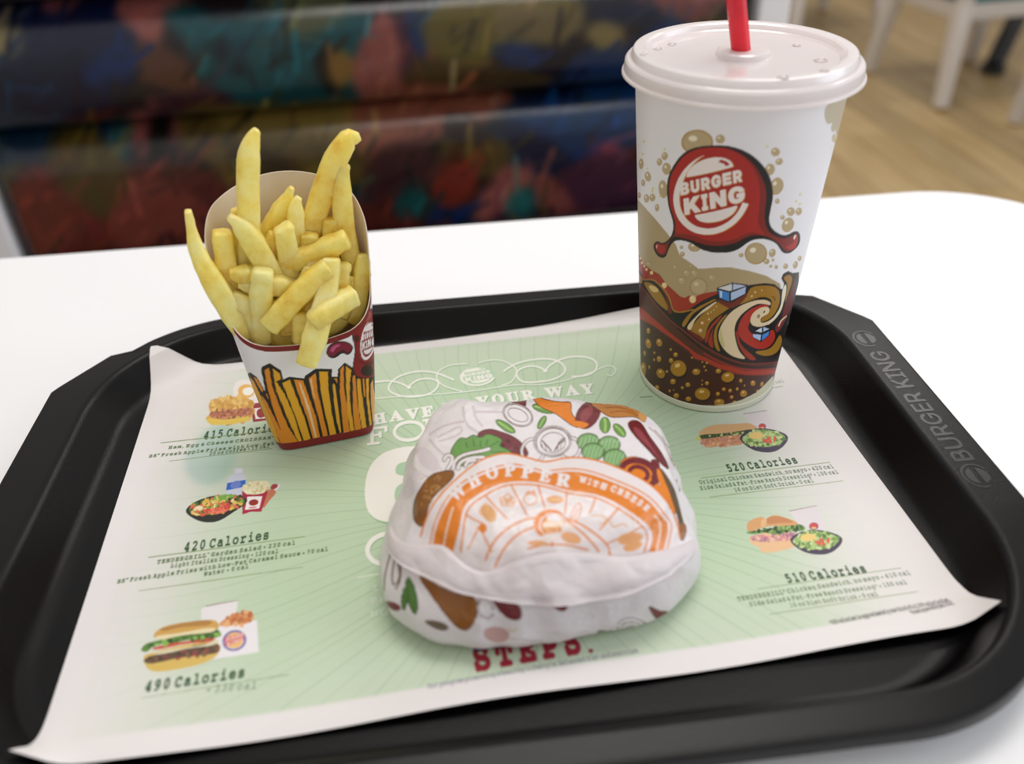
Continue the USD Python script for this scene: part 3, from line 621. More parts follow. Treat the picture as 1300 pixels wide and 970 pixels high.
ptxt('\u2022 90 cal', (972, 491.5), (996, 486.5), 0.0026, (96, 130, 92)); rule((965, 497), (993, 492), 0.7); rule((813, 506), (828, 505), 1.2)
# the meals pictured on the sheet
def crumbs(poly, cols, n, r):
    pg = Polygon(spline(poly, 6, True)).buffer(0); x0, y0, x1, y1 = pg.bounds
    from shapely.geometry import Point
    for _ in range(n):
        x, y = rng.uniform(x0, x1), rng.uniform(y0, y1); c = cols[rng.integers(len(cols))]
        if pg.contains(Point(x, y)): pc.ell(x, y, r * rng.uniform(0.5, 1.3), r * rng.uniform(0.3, 0.8), c, rng.uniform(0, 180))
F = pc.fill
pc.z(130, 480, 3.464)           # croissant sandwich and its boxes
F([(585, 30), (660, 22), (700, 120), (600, 110)], (232, 226, 220)); F([(605, 45), (660, 40), (665, 80), (610, 88)], (228, 178, 96)); F([(622, 55), (660, 50), (660, 74), (626, 78)], (240, 238, 230))
F([(650, 120), (720, 110), (740, 190), (665, 200)], (148, 56, 62), False); F([(668, 140), (720, 134), (728, 182), (676, 186)], (236, 230, 226), False); F([(684, 146), (716, 142), (718, 172), (688, 178)], (150, 54, 50))
po = [(470, 120), (510, 95), (560, 88), (620, 90), (655, 105), (665, 150), (650, 185), (560, 205), (470, 200), (458, 180), (475, 160)]
F(po, (214, 168, 88)); crumbs(po, [(226, 188, 112), (196, 148, 70), (206, 158, 92)], 120, 13); F([(475, 158), (540, 150), (600, 140), (660, 140), (655, 165), (600, 172), (520, 178), (478, 175)], (178, 112, 84)); crumbs([(480, 150), (600, 140), (655, 145), (640, 170), (500, 180)], [(196, 132, 100), (150, 92, 66)], 60, 8)
F([(462, 186), (540, 188), (640, 178), (655, 188), (560, 208), (470, 204)], (222, 190, 86))
pc.z(220, 580, 8.125)           # salad bowl, water bottle, apple box
F([(640, 140), (720, 135), (724, 180), (750, 215), (752, 260), (740, 400), (690, 415), (560, 405), (548, 360), (565, 250), (600, 205), (640, 180)], (204, 208, 222)); F([(560, 285), (750, 252), (745, 320), (550, 360)], (44, 104, 190), False); F([(612, 280), (690, 268), (690, 320), (600, 330)], (108, 132, 206)); F([(645, 140), (716, 134), (714, 176), (644, 182)], (222, 222, 230), False)
F([(1030, 295), (1115, 300), (1060, 370), (985, 400)], (226, 216, 214), False); F([(1030, 300), (1080, 305), (1050, 345), (1010, 345)], (160, 60, 66)); F([(985, 355), (1062, 370), (990, 470), (935, 540), (930, 460)], (190, 116, 84))
F([(730, 300), (780, 310), (820, 275), (900, 262), (985, 275), (985, 360), (900, 395), (760, 400), (720, 370)], (226, 218, 176)); crumbs([(740, 300), (960, 280), (960, 380), (760, 390)], [(236, 230, 196), (208, 196, 148)], 40, 22)
F([(715, 365), (760, 400), (850, 405), (930, 390), (985, 350), (910, 580), (800, 580), (718, 608)], (168, 36, 62), False); F([(770, 425), (920, 420), (890, 545), (745, 560)], (238, 232, 230), False); F([(785, 480), (820, 455), (870, 460), (880, 490), (840, 515), (795, 510)], (150, 44, 34)); F([(785, 534), (862, 526), (860, 538), (784, 546)], (200, 120, 120), False)
bowl = [(135, 575), (170, 520), (260, 465), (400, 420), (520, 410), (640, 410), (730, 430), (765, 465), (720, 520), (600, 600), (480, 670), (360, 690), (260, 670), (170, 620)]
F(bowl, (40, 42, 36)); top_ = [(170, 560), (230, 490), (340, 455), (520, 420), (700, 420), (740, 480), (640, 545), (500, 590), (400, 610), (300, 615), (230, 615)]
F(top_, (96, 118, 54)); crumbs(top_, [(226, 190, 92), (208, 88, 64), (64, 92, 40), (140, 170, 66), (232, 214, 150), (222, 110, 82), (40, 58, 30), (228, 178, 80)], 260, 24); F([(300, 560), (420, 545), (520, 510), (590, 500), (590, 545), (430, 600)], (216, 92, 74)); crumbs([(300, 560), (420, 545), (590, 500), (590, 545), (430, 600)], [(232, 124, 96), (196, 66, 54)], 50, 18); F([(240, 530), (290, 520), (310, 545), (270, 565)], (236, 218, 180)); crumbs([(420, 440), (620, 410), (620, 425), (440, 455)], [(120, 170, 70)], 30, 20)
pc.z(160, 750, 6.842)           # burger with drink and sides
F([(655, 175), (700, 145), (975, 95), (960, 200), (930, 300), (660, 280)], (226, 222, 222), False); pc.line([(700, 146), (840, 118), (975, 95)], (150, 110, 104), 7, False)
F([(800, 320), (1140, 270), (1155, 545), (770, 605)], (230, 226, 228), False); F([(815, 300), (880, 245), (950, 205), (1000, 215), (1060, 185), (1105, 210), (1105, 265), (1040, 300), (920, 315), (840, 320)], (214, 150, 98)); crumbs([(830, 300), (950, 215), (1090, 200), (1090, 270), (900, 310)], [(226, 172, 120), (196, 122, 76), (180, 104, 64)], 50, 26)
pc.ring(945, 445, 95, 80, 20, (120, 106, 168), -20); pc.ell(945, 442, 80, 68, (232, 186, 112), -20); F([(860, 420), (1020, 375), (1030, 440), (870, 500)], (206, 84, 84), False); pc.text('BURGER', (872, 455), (1022, 408), 34, (236, 206, 190), kind='black', up=(0.05, -1)); pc.text('KING', (880, 495), (1020, 448), 34, (236, 206, 190), kind='black', up=(0.05, -1))
F([(195, 690), (170, 650), (160, 590), (200, 560), (800, 470), (815, 540), (760, 600), (620, 660), (420, 700), (260, 715)], (212, 180, 96)); F([(160, 620), (220, 580), (400, 540), (800, 475), (815, 530), (760, 560), (420, 605), (200, 645)], (96, 74, 58)); crumbs([(170, 620), (400, 550), (800, 490), (760, 550), (420, 600)], [(70, 56, 46), (128, 92, 66), (146, 70, 66)], 90, 22)
F([(240, 560), (420, 520), (700, 475), (810, 440), (790, 470), (560, 510), (330, 560)], (216, 208, 176)); F([(230, 520), (380, 470), (600, 440), (760, 410), (770, 440), (560, 470), (300, 520)], (200, 84, 64)); F([(140, 530), (170, 480), (260, 450), (420, 405), (600, 375), (790, 345), (830, 400), (760, 420), (540, 440), (380, 470), (250, 490), (190, 540)], (92, 132, 58)); crumbs([(160, 510), (420, 415), (780, 360), (800, 400), (400, 460)], [(54, 78, 42), (134, 176, 84), (70, 100, 48)], 110, 26)
F([(245, 410), (280, 355), (400, 305), (560, 280), (720, 265), (790, 280), (810, 330), (760, 350), (560, 370), (380, 400), (270, 425)], (204, 160, 84)); F([(300, 350), (460, 300), (740, 275), (740, 300), (480, 330), (340, 360)], (176, 128, 66)); F([(260, 415), (420, 385), (780, 340), (770, 362), (500, 398), (300, 435)], (226, 212, 170))
def salad_bowl(cx, cy, rx, ry, k):
    F([(cx - rx, cy - ry * 0.2), (cx - rx * 0.5, cy - ry * 0.95), (cx + rx * 0.3, cy - ry), (cx + rx, cy - ry * 0.3), (cx + rx * 0.98, cy + ry * 0.35), (cx + rx * 0.55, cy + ry * 1.25), (cx + rx * 0.05, cy + ry * 1.42), (cx - rx * 0.45, cy + ry * 1.15), (cx - rx * 0.9, cy + ry * 0.4)], (72, 62, 84))
    tp = [(cx - rx * 0.9, cy), (cx - rx * 0.5, cy - ry * 0.78), (cx + rx * 0.3, cy - ry * 0.86), (cx + rx * 0.9, cy - ry * 0.2), (cx + rx * 0.75, cy + ry * 0.4), (cx + rx * 0.2, cy + ry * 0.85), (cx - rx * 0.4, cy + ry * 0.75), (cx - rx * 0.8, cy + ry * 0.4)]
    F(tp, (150, 178, 104)); crumbs(tp, [(172, 198, 124), (118, 150, 82), (190, 208, 140), (92, 124, 70), (204, 216, 160)], 170, k)
    F([(cx - rx * 0.62, cy - ry * 0.3), (cx - rx * 0.4, cy - ry * 0.7), (cx - rx * 0.1, cy - ry * 0.6), (cx + rx * 0.0, cy - ry * 0.3), (cx - rx * 0.35, cy + ry * 0.05)], (232, 200, 122))
    for ddx, ddy in ((0.05, 0.15), (0.22, -0.05), (0.28, 0.25), (0.48, 0.0), (0.12, 0.28)): pc.ell(cx + rx * ddx, cy + ry * ddy, rx * 0.11, ry * 0.14, (222, 92, 74), 20 * ddx * 10)
def small_cup(pts, lg):
    F(pts, (222, 214, 216), False); pc.line([pts[0], pts[1]], (150, 124, 124), 7, False)
    pc.ell(lg[0], lg[1], lg[2], lg[2] * 0.8, (120, 84, 130)); pc.ell(lg[0] - 2, lg[1] - 4, lg[2] * 0.86, lg[2] * 0.62, (206, 78, 78)); pc.ell(lg[0], lg[1] + lg[2] * 0.4, lg[2] * 0.5, lg[2] * 0.22, (232, 190, 120))
pc.z(870, 515, 8.667)           # long chicken sandwich, cup, salad
small_cup([(640, 105), (890, 68), (1000, 300), (760, 260)], (845, 242, 40))
F([(150, 330), (180, 280), (280, 235), (400, 218), (600, 210), (720, 215), (800, 270), (780, 290), (600, 310), (300, 340), (160, 355)], (214, 172, 124)); F([(165, 380), (320, 360), (600, 330), (640, 420), (450, 455), (300, 470), (220, 465)], (206, 150, 112)); crumbs([(180, 390), (600, 350), (600, 410), (260, 455)], [(222, 176, 136), (186, 126, 94), (196, 138, 120)], 70, 24)
F([(150, 350), (300, 325), (560, 300), (740, 280), (740, 300), (560, 335), (300, 365), (165, 372)], (66, 86, 58)); crumbs([(160, 350), (560, 305), (740, 285), (560, 335)], [(40, 52, 38), (196, 190, 130), (96, 124, 70)], 60, 18); F([(110, 370), (150, 350), (165, 385), (130, 400)], (196, 200, 120))
salad_bowl(860, 378, 258, 105, 22)
pc.z(930, 635, 8.125)           # bun sandwich, cup, salad
small_cup([(585, 125), (860, 70), (985, 325), (700, 290)], (835, 282, 48))
F([(170, 400), (250, 370), (620, 350), (640, 480), (560, 520), (300, 550), (270, 500), (200, 470)], (228, 186, 142)); F([(180, 400), (300, 370), (420, 390), (640, 350), (640, 400), (420, 440), (250, 440)], (206, 150, 150)); crumbs([(190, 400), (620, 360), (620, 400), (260, 430)], [(216, 130, 140), (170, 120, 140), (226, 190, 160)], 50, 22)
F([(140, 345), (300, 320), (500, 280), (660, 260), (740, 290), (730, 325), (600, 335), (450, 370), (330, 350), (200, 365)], (110, 148, 78)); crumbs([(200, 340), (500, 290), (720, 280), (600, 335)], [(52, 72, 44), (148, 182, 104), (76, 104, 58)], 80, 22)
F([(145, 280), (175, 230), (250, 195), (310, 190), (340, 205), (400, 175), (500, 180), (600, 215), (670, 255), (600, 275), (450, 280), (330, 290), (240, 320), (160, 330)], (214, 160, 108)); F([(360, 200), (440, 180), (560, 205), (620, 240), (480, 250), (350, 250)], (198, 134, 88)); F([(300, 215), (345, 210), (330, 280), (300, 290)], (226, 182, 132))
salad_bowl(858, 432, 262, 102, 22)

NX, NY = 1120, 730
xs, ys = np.linspace(PX0, PX1, NX), np.linspace(PY0, PY1, NY)
X, Y = np.meshgrid(xs, ys, indexing='ij'); V = np.stack([X, Y, paper_z(X, Y)], -1).reshape(-1, 3)
paper_mat = ink_mat('placemat_paper', 0.5, 0.35)
pm = thing('paper_placemat', 'pale green printed paper placemat lining the black tray, corners curling up', 'placemat')
obj('printed_sheet', trimesh.Trimesh(V, grid_faces(NX, NY), process=False), paper_mat, pm, colors=pc.sample(V[:, :2], 0.9))

# ------------------------------------------------------------------ paper cup
CUP = np.array((0.1593, 0.3758)); CZ0, CH, CR0, CR1 = 0.0018, 0.1740, 0.0368, 0.0483
cup = thing('paper_cup', 'tall white paper soda cup with brown swirl print and translucent lid', 'cup', loc=(CUP[0], CUP[1], 0))
front = math.atan2(-CUP[1], -CUP[0])           # azimuth towards the camera; the seam lies opposite
NA, NZ = 620, 400
ang = np.concatenate([np.linspace(-math.pi, -1.9, 40, endpoint=False), np.linspace(-1.9, 1.9, NA - 80, endpoint=False), np.linspace(1.9, math.pi, 40)])
zz = np.linspace(0, 1, NZ)
def cup_xyz(a, t):
    r = CR0 + (CR1 - CR0) * t; return np.stack([r * np.cos(front + a), r * np.sin(front + a), CZ0 + CH * t], -1)
Aa, Tt = np.meshgrid(ang, zz, indexing='ij'); CV = cup_xyz(Aa, Tt).reshape(-1, 3); CUV = np.stack([Aa, Tt], -1).reshape(-1, 2)
gs = np.meshgrid(np.linspace(-1.6, 1.6, 90), np.linspace(0, 1, 60), indexing='ij'); sp = cup_xyz(*gs).reshape(-1, 3); sn = np.stack([np.cos(front + gs[0]), np.sin(front + gs[0]), -0.066 + 0 * gs[0]], -1).reshape(-1, 3); sn /= np.linalg.norm(sn, axis=1, keepdims=True)
cc = Canvas(-1.9, 1.9, 0, 1, 2000, 1500, (232, 230, 234)); cc.map = surface_map(sp + (CUP[0], CUP[1], 0), np.stack(gs, -1).reshape(-1, 2), sn, -0.02)
BLK, DBR, RST, OCH, CRM, TAN, FOAM = (24, 18, 16), (66, 28, 18), (160, 48, 26), (160, 116, 32), (226, 204, 168), (184, 164, 124), (176, 156, 116)
F = cc.fill
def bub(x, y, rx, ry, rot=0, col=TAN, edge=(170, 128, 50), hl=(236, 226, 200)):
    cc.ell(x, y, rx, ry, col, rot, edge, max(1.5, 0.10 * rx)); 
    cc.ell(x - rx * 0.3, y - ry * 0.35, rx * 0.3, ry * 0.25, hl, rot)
cc.z(780, 140, 4.04)
# foam
F([(60, 430), (118, 455), (150, 490), (220, 570), (270, 630), (315, 690), (335, 745), (380, 775), (430, 812), (460, 812), (520, 806), (600, 806), (700, 826), (780, 850), (850, 890), (860, 1000), (500, 1000), (60, 1000)], FOAM, False)
for x, y, r in ((370, 835, 16), (410, 835, 16), (345, 875, 18), (500, 860, 16), (310, 805, 10), (432, 905, 40), (175, 790, 12), (390, 800, 8)):
    bub(x, y, r, r, 0, (188, 168, 128), (150, 126, 84), (214, 202, 170))
for x, y, rx, ry, rot in ((425, 165, 74, 58, 0), (543, 148, 21, 20, 0), (258, 235, 14, 18, 0), (231, 265, 12, 17, 0), (268, 300, 20, 28, 0), (250, 405, 20, 44, -5), (138, 275, 10, 26, 0), (172, 340, 14, 24, -10), (148, 372, 8, 16, 0), (128, 436, 7, 14, 0), (165, 452, 12, 20, 0), (195, 448, 13, 18, 0), (219, 500, 9, 17, 0), (826, 214, 20, 20, 0), (845, 263, 17, 15, -30), (797, 304, 22, 28, 15), (832, 390, 30, 42, 18), (835, 466, 10, 12, 0), (905, 520, 18, 20, 20), (945, 519, 14, 18, 20), (862, 549, 10, 10, 0), (890, 588, 26, 36, 25), (348, 738, 11, 11, 0), (344, 703, 7, 7, 0), (650, 743, 10, 9, 0), (726, 735, 52, 50, -20), (810, 732, 15, 20, 20), (780, 775, 13, 13, 0), (802, 800, 6, 6, 0), (830, 804, 7, 8, 0), (878, 800, 10, 12, 20), (928, 793, 10, 18, 15), (950, 760, 8, 12, 15), (813, 768, 5, 6, 0), (412, 700, 30, 22, 0)):
    bub(x, y, rx, ry, rot)
for x, y in ((150, 160), (258, 200), (783, 186), (198, 402), (170, 300), (952, 432), (932, 466), (950, 480), (235, 440), (146, 225), (195, 415)): cc.ell(x, y, 5, 6, (214, 208, 110))
# tan splash at the right under the lid
cc.z(760, 0, 3.464)
F([(1000, 470), (995, 520), (1012, 545), (1026, 540), (1022, 570), (1034, 580), (1040, 570), (1050, 600), (1120, 590), (1130, 440), (1050, 440)], (190, 180, 160)); F([(1026, 600), (1040, 590), (1034, 625)], (200, 188, 160)); F([(1036, 605), (1048, 600), (1040, 632)], (200, 188, 160))
# red splat with its black outline and shadow
cc.z(780, 140, 4.04)
F([(520, 180), (600, 186), (680, 215), (750, 270), (795, 340), (812, 410), (810, 470), (795, 540), (800, 590), (830, 625), (880, 640), (915, 625), (940, 622), (952, 645), (945, 690), (915, 722), (885, 735), (860, 725), (835, 690), (790, 665), (740, 660), (690, 675), (640, 710), (590, 728), (520, 730), (450, 715), (400, 685), (360, 670), (320, 668), (290, 690), (270, 735), (255, 755), (230, 752), (208, 725), (202, 690), (220, 672), (245, 680), (280, 660), (300, 620), (300, 570), (280, 500), (270, 420), (275, 350), (300, 290), (350, 225), (420, 190)], BLK)
F([(510, 190), (580, 196), (650, 225), (710, 275), (750, 335), (775, 400), (778, 460), (770, 530), (776, 590), (800, 630), (850, 655), (900, 650), (935, 632), (942, 650), (935, 688), (905, 718), (880, 722), (850, 690), (800, 655), (740, 640), (680, 650), (630, 675), (580, 690), (520, 695), (450, 685), (390, 665), (330, 650), (300, 650), (275, 690), (262, 735), (240, 742), (215, 720), (208, 692), (222, 680), (250, 688), (288, 662), (312, 620), (310, 570), (288, 500), (280, 420), (286, 350), (312, 292), (360, 232), (430, 198)], (128, 30, 20))
F([(510, 192), (580, 200), (645, 230), (700, 280), (730, 340), (745, 400), (745, 470), (738, 540), (745, 600), (770, 640), (720, 628), (660, 640), (600, 665), (520, 672), (450, 660), (390, 640), (330, 632), (312, 620), (312, 570), (290, 500), (282, 420), (288, 350), (314, 292), (362, 232), (430, 200)], (168, 34, 24))
F([(880, 700), (905, 690), (925, 660), (938, 645), (935, 690), (905, 714)], (176, 40, 30)); cc.ell(925, 650, 5, 12, (240, 220, 210), 25); cc.ell(220, 700, 6, 10, (230, 190, 180)); F([(225, 690), (250, 696), (258, 720), (240, 735), (222, 720)], (168, 34, 24))
ca, sa = math.cos(math.radians(-13)), math.sin(math.radians(-13))
lm = lambda x, y: (502 + 208 * (x * 0.98 * ca) - 200 * (-y) * sa * 0.35 + 0, 428 + 208 * x * 0.98 * sa - 205 * y + 0)
lw_, lr_ = (236, 226, 222), (168, 34, 24)
for dx, col in ((4, (206, 150, 50)), (0, lw_)):
    logo(cc, (lambda x, y: (lm(x, y)[0] + dx, lm(x, y)[1] + dx * 0.6)), col, lr_)
cc.text('TM', (683, 476), (722, 470), 7, (120, 24, 18), kind='sans')
# swirling drink
cc.z(780, 310, 4.2167)
F([(100, 20), (135, 60), (160, 110), (200, 140), (240, 160), (280, 215), (320, 250), (350, 278), (375, 288), (400, 275), (430, 285), (460, 268), (520, 255), (560, 252), (640, 260), (640, 420), (100, 420)], RST, False)
for x, y, r in ((267, 221, 13), (419, 295, 17), (199, 153, 8), (172, 135, 6), (148, 100, 6), (160, 118, 5), (140, 75, 5)): bub(x, y, r, r * 1.15, 0, (232, 206, 150), (190, 140, 80))
cc.z(860, 340, 7.4625)
F([(-500, 100), (-260, 190), (-180, 420), (0, 420), (100, 400), (240, 310), (370, 250), (500, 200), (680, 165), (820, 145), (920, 155), (975, 200), (1000, 200), (1010, 150), (985, 100), (1000, 60), (1050, 30), (1090, 50), (1150, 40), (1130, 500), (1000, 800), (940, 930), (700, 930), (400, 850), (100, 700), (-500, 420)], BLK, False)
F([(45, 540), (120, 430), (200, 370), (300, 320), (345, 300), (365, 300), (300, 340), (200, 400), (130, 460), (60, 560)], OCH); F([(95, 570), (150, 490), (230, 410), (330, 340), (370, 320), (350, 350), (250, 420), (160, 510), (120, 590)], CRM)
F([(130, 590), (200, 480), (320, 370), (420, 320), (500, 380), (660, 250), (700, 190), (820, 168), (910, 178), (960, 220), (970, 300), (950, 380), (900, 460), (860, 490), (800, 510), (790, 490), (850, 440), (885, 370), (890, 310), (840, 280), (760, 285), (640, 330), (500, 380), (420, 430), (340, 490), (280, 580), (240, 680), (150, 620)], OCH)
F([(80, 575), (150, 610), (240, 670), (240, 700), (150, 650)], (110, 30, 20))
F([(370, 300), (500, 370), (640, 290), (660, 240), (500, 330)], (110, 40, 24))
F([(260, 690), (290, 590), (360, 500), (420, 450), (380, 510), (310, 600), (275, 710)], RST); F([(295, 720), (320, 620), (350, 550), (330, 640), (335, 760)], RST); F([(345, 640), (370, 550), (430, 470), (470, 440), (400, 540), (372, 640), (390, 740), (400, 790), (370, 770)], OCH)
F([(390, 640), (420, 540), (500, 430), (620, 350), (740, 310), (830, 305), (880, 330), (880, 350), (800, 340), (700, 370), (620, 430), (560, 510), (540, 600), (560, 720), (600, 810), (640, 860), (560, 850), (470, 800), (410, 720)], CRM); F([(395, 640), (410, 580), (425, 640), (450, 760), (410, 715)], (200, 190, 130))
F([(575, 620), (590, 520), (650, 430), (740, 370), (840, 350), (870, 365), (790, 380), (720, 430), (690, 500), (670, 570), (700, 620), (800, 640), (900, 590), (925, 640), (910, 700), (860, 750), (780, 770), (690, 740), (620, 690)], (176, 44, 28)); F([(555, 600), (575, 640), (600, 720), (700, 820), (740, 870), (690, 870), (620, 800), (570, 700)], RST)
F([(695, 520), (700, 460), (750, 400), (830, 370), (868, 385), (860, 430), (800, 470), (785, 500), (800, 520), (850, 510), (920, 460), (980, 370), (1000, 260), (1020, 200), (1010, 300), (975, 420), (900, 510), (820, 550), (740, 555)], CRM); cc.ell(768, 460, 12, 16, BLK, 20); cc.ell(768, 460, 5, 7, CRM); cc.ell(822, 418, 6, 12, BLK, 30)
F([(1010, 100), (1030, 75), (1070, 70), (1085, 110), (1070, 180), (1045, 260), (1020, 330), (1040, 200), (1035, 140), (1020, 120)], OCH); F([(1000, 200), (1025, 160), (1030, 220), (1000, 340), (930, 470), (860, 540), (940, 430), (985, 320)], (232, 222, 200))
F([(760, 790), (860, 770), (930, 700), (970, 640), (990, 680), (950, 790), (880, 830), (800, 830), (740, 800)], OCH); F([(1000, 420), (1040, 300), (1090, 180), (1120, 100), (1090, 320), (1040, 460), (990, 540)], (104, 30, 30)); F([(930, 560), (1000, 470), (1040, 440), (1000, 540), (940, 610)], (120, 40, 40)); cc.line([(960, 550), (985, 500), (1030, 460)], CRM, 12)
cc.line([(900, 270), (920, 290), (925, 310)], BLK, 6)
for x, y, r in ((235, 523, 15), (218, 595, 18), (290, 435, 9), (300, 488, 10), (705, 270, 10), (737, 232, 9), (800, 212, 6), (320, 420, 7), (345, 400, 6), (370, 370, 7)): bub(x, y, r, r, 0, (214, 176, 130), (140, 96, 40))
def cube(t0, a, b, c, d, e, f, g):
    """ice cube: top a b c t0-ish, fronts below."""
F([(372, 190), (520, 140), (668, 160), (660, 240), (500, 325), (390, 290)], BLK, False); F([(385, 192), (515, 152), (515, 215), (490, 220)], (214, 214, 214), False); F([(530, 152), (650, 170), (525, 212)], (186, 196, 226), False); F([(388, 208), (490, 236), (490, 318), (398, 282)], (64, 132, 206), False); F([(400, 215), (425, 225), (420, 285), (405, 280)], (190, 212, 240), False); F([(508, 236), (648, 182), (640, 245), (508, 312)], (176, 196, 230), False); F([(390, 300), (500, 335), (650, 255), (660, 270), (500, 390), (390, 330)], (110, 36, 22), False)
F([(712, 620), (770, 565), (850, 548), (885, 580), (868, 640), (790, 705), (712, 660)], BLK, False); F([(740, 600), (800, 566), (800, 612)], (206, 218, 236), False); F([(815, 560), (870, 580), (815, 605)], (176, 200, 232), False); F([(716, 628), (792, 634), (785, 690), (718, 655)], (176, 200, 236), False); F([(804, 634), (868, 602), (862, 640), (800, 690)], (70, 136, 214), False)
# dome at the left, bands and dark liquid below
cc.z(780, 310, 4.2167)
F([(110, 150), (135, 140), (160, 190), (200, 195), (250, 235), (290, 300), (315, 370), (290, 380), (240, 350), (180, 300), (110, 240)], BLK); F([(160, 205), (200, 212), (245, 255), (280, 320), (290, 355), (260, 340), (210, 290), (175, 240)], OCH); F([(270, 280), (298, 330), (305, 372), (290, 370), (282, 320)], (104, 40, 24)); F([(185, 225), (205, 222), (235, 245), (225, 258), (195, 245)], (222, 190, 120)); cc.line([(130, 160), (160, 190), (200, 190), (250, 226), (295, 290), (318, 355), (370, 362), (420, 350)], (164, 120, 40), 7); F([(118, 175), (130, 170), (150, 200), (140, 210)], OCH)
F([(100, 200), (135, 205), (200, 280), (300, 395), (400, 475), (500, 550), (620, 610), (720, 635), (800, 640), (900, 620), (900, 720), (100, 720)], BLK, False); F([(100, 225), (135, 222), (200, 300), (300, 408), (400, 490), (500, 562), (620, 620), (720, 645), (900, 628), (900, 800), (100, 800)], (82, 38, 26), False)
cc.line([(100, 215), (135, 222), (200, 296), (300, 406), (400, 486), (500, 558), (620, 616), (720, 640), (900, 626)], (142, 52, 38), 4)
cc.line([(340, 450), (420, 520), (520, 590), (640, 640), (760, 660), (900, 650)], (44, 22, 18), 10); cc.line([(480, 585), (600, 645), (720, 672), (900, 660)], (150, 46, 36), 8)
F([(100, 320), (140, 335), (200, 390), (280, 460), (380, 540), (440, 585), (560, 640), (700, 680), (900, 670), (900, 690), (700, 700), (560, 665), (480, 625), (430, 612), (400, 570), (300, 500), (200, 430), (140, 400), (100, 400)], (170, 52, 30), False)
F([(100, 395), (140, 405), (200, 440), (300, 508), (400, 585), (430, 622), (480, 632), (560, 672), (620, 690), (700, 704), (900, 695), (900, 1000), (100, 1000)], DBR, False); cc.line([(640, 690), (760, 700), (900, 686)], (150, 46, 36), 5)
cc.z(800, 400, 6.5)
def gold(x, y, rx, ry, rot=0):
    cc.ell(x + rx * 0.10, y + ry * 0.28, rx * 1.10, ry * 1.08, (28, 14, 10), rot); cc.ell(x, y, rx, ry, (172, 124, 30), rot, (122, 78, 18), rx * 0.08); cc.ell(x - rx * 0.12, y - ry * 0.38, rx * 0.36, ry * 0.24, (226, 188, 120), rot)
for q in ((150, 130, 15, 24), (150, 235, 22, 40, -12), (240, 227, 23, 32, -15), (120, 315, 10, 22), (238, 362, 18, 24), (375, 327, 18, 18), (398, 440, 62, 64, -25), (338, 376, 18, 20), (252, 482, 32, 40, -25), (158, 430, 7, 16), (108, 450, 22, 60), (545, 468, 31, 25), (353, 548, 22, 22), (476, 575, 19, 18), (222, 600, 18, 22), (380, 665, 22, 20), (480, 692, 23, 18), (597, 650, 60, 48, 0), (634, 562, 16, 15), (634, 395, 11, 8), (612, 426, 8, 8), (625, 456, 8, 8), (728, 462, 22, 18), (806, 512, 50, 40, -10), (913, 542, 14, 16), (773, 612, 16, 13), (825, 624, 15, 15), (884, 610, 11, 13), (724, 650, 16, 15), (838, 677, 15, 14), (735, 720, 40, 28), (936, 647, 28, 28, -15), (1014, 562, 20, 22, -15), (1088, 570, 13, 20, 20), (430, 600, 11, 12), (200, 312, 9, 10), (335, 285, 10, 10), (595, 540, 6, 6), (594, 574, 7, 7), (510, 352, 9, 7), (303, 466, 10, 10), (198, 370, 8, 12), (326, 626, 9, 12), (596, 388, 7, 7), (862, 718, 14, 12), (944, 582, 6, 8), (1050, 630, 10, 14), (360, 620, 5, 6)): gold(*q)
# plain band round the foot
F([(40, 480), (90, 500), (130, 540), (200, 605), (300, 665), (420, 715), (560, 742), (680, 748), (800, 735), (920, 700), (1040, 640), (1110, 575), (1180, 500), (1300, 800), (700, 1000), (0, 1000)], (204, 204, 178), False)
cup_mat = ink_mat('cup_paper', 0.42, 0.45)
# the drink's print runs on round the back of the cup
fold = np.abs((np.abs(CUV[:, 0]) - 1.42) % 1.3 - 0.65); far = np.abs(CUV[:, 0]) > 1.42
CUV2 = CUV.copy(); CUV2[far, 0] = (np.sign(CUV[:, 0]) * (0.77 + fold))[far]
ccol = cc.sample(CUV2, 0.8); ccol[far & (CUV[:, 1] > np.where(CUV[:, 0] < 0, 0.62, 0.50))] = lin((232, 230, 234))
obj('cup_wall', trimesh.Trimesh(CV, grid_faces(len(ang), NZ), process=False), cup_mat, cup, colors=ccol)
cup_white = mat('cup_white', L(214, 214, 196), 0.5)
obj('cup_base', lathe([(0.002, CZ0 + 0.007), (CR0 - 0.001, CZ0 + 0.0065), (CR0 - 0.0008, CZ0 - 0.0002), (CR0 + 0.00025, CZ0 - 0.0004), (CR0 + 0.0006, CZ0 + 0.0005), (CR0 + 0.0007, CZ0 + 0.0030), (CR0 + 0.0003, CZ0 + 0.0034), (0.002, CZ0 + 0.0085)], 96), cup_white, cup, label='pale rolled paper foot of the cup')
ZL = 0.1662
lid_mat = usdkit.material(stage, '/World/Looks/lid_plastic', {'p': ('principled_bsdf', {'base_color': L(240, 226, 226), 'roughness': 0.22, 'specular_ior_level': 0.6, 'subsurface_weight': 0.35, 'subsurface_scale': 0.01, 'subsurface_radius': (1.0, 0.8, 0.8), 'coat_weight': 0.3, 'coat_roughness': 0.15})}, surface='p.BSDF')
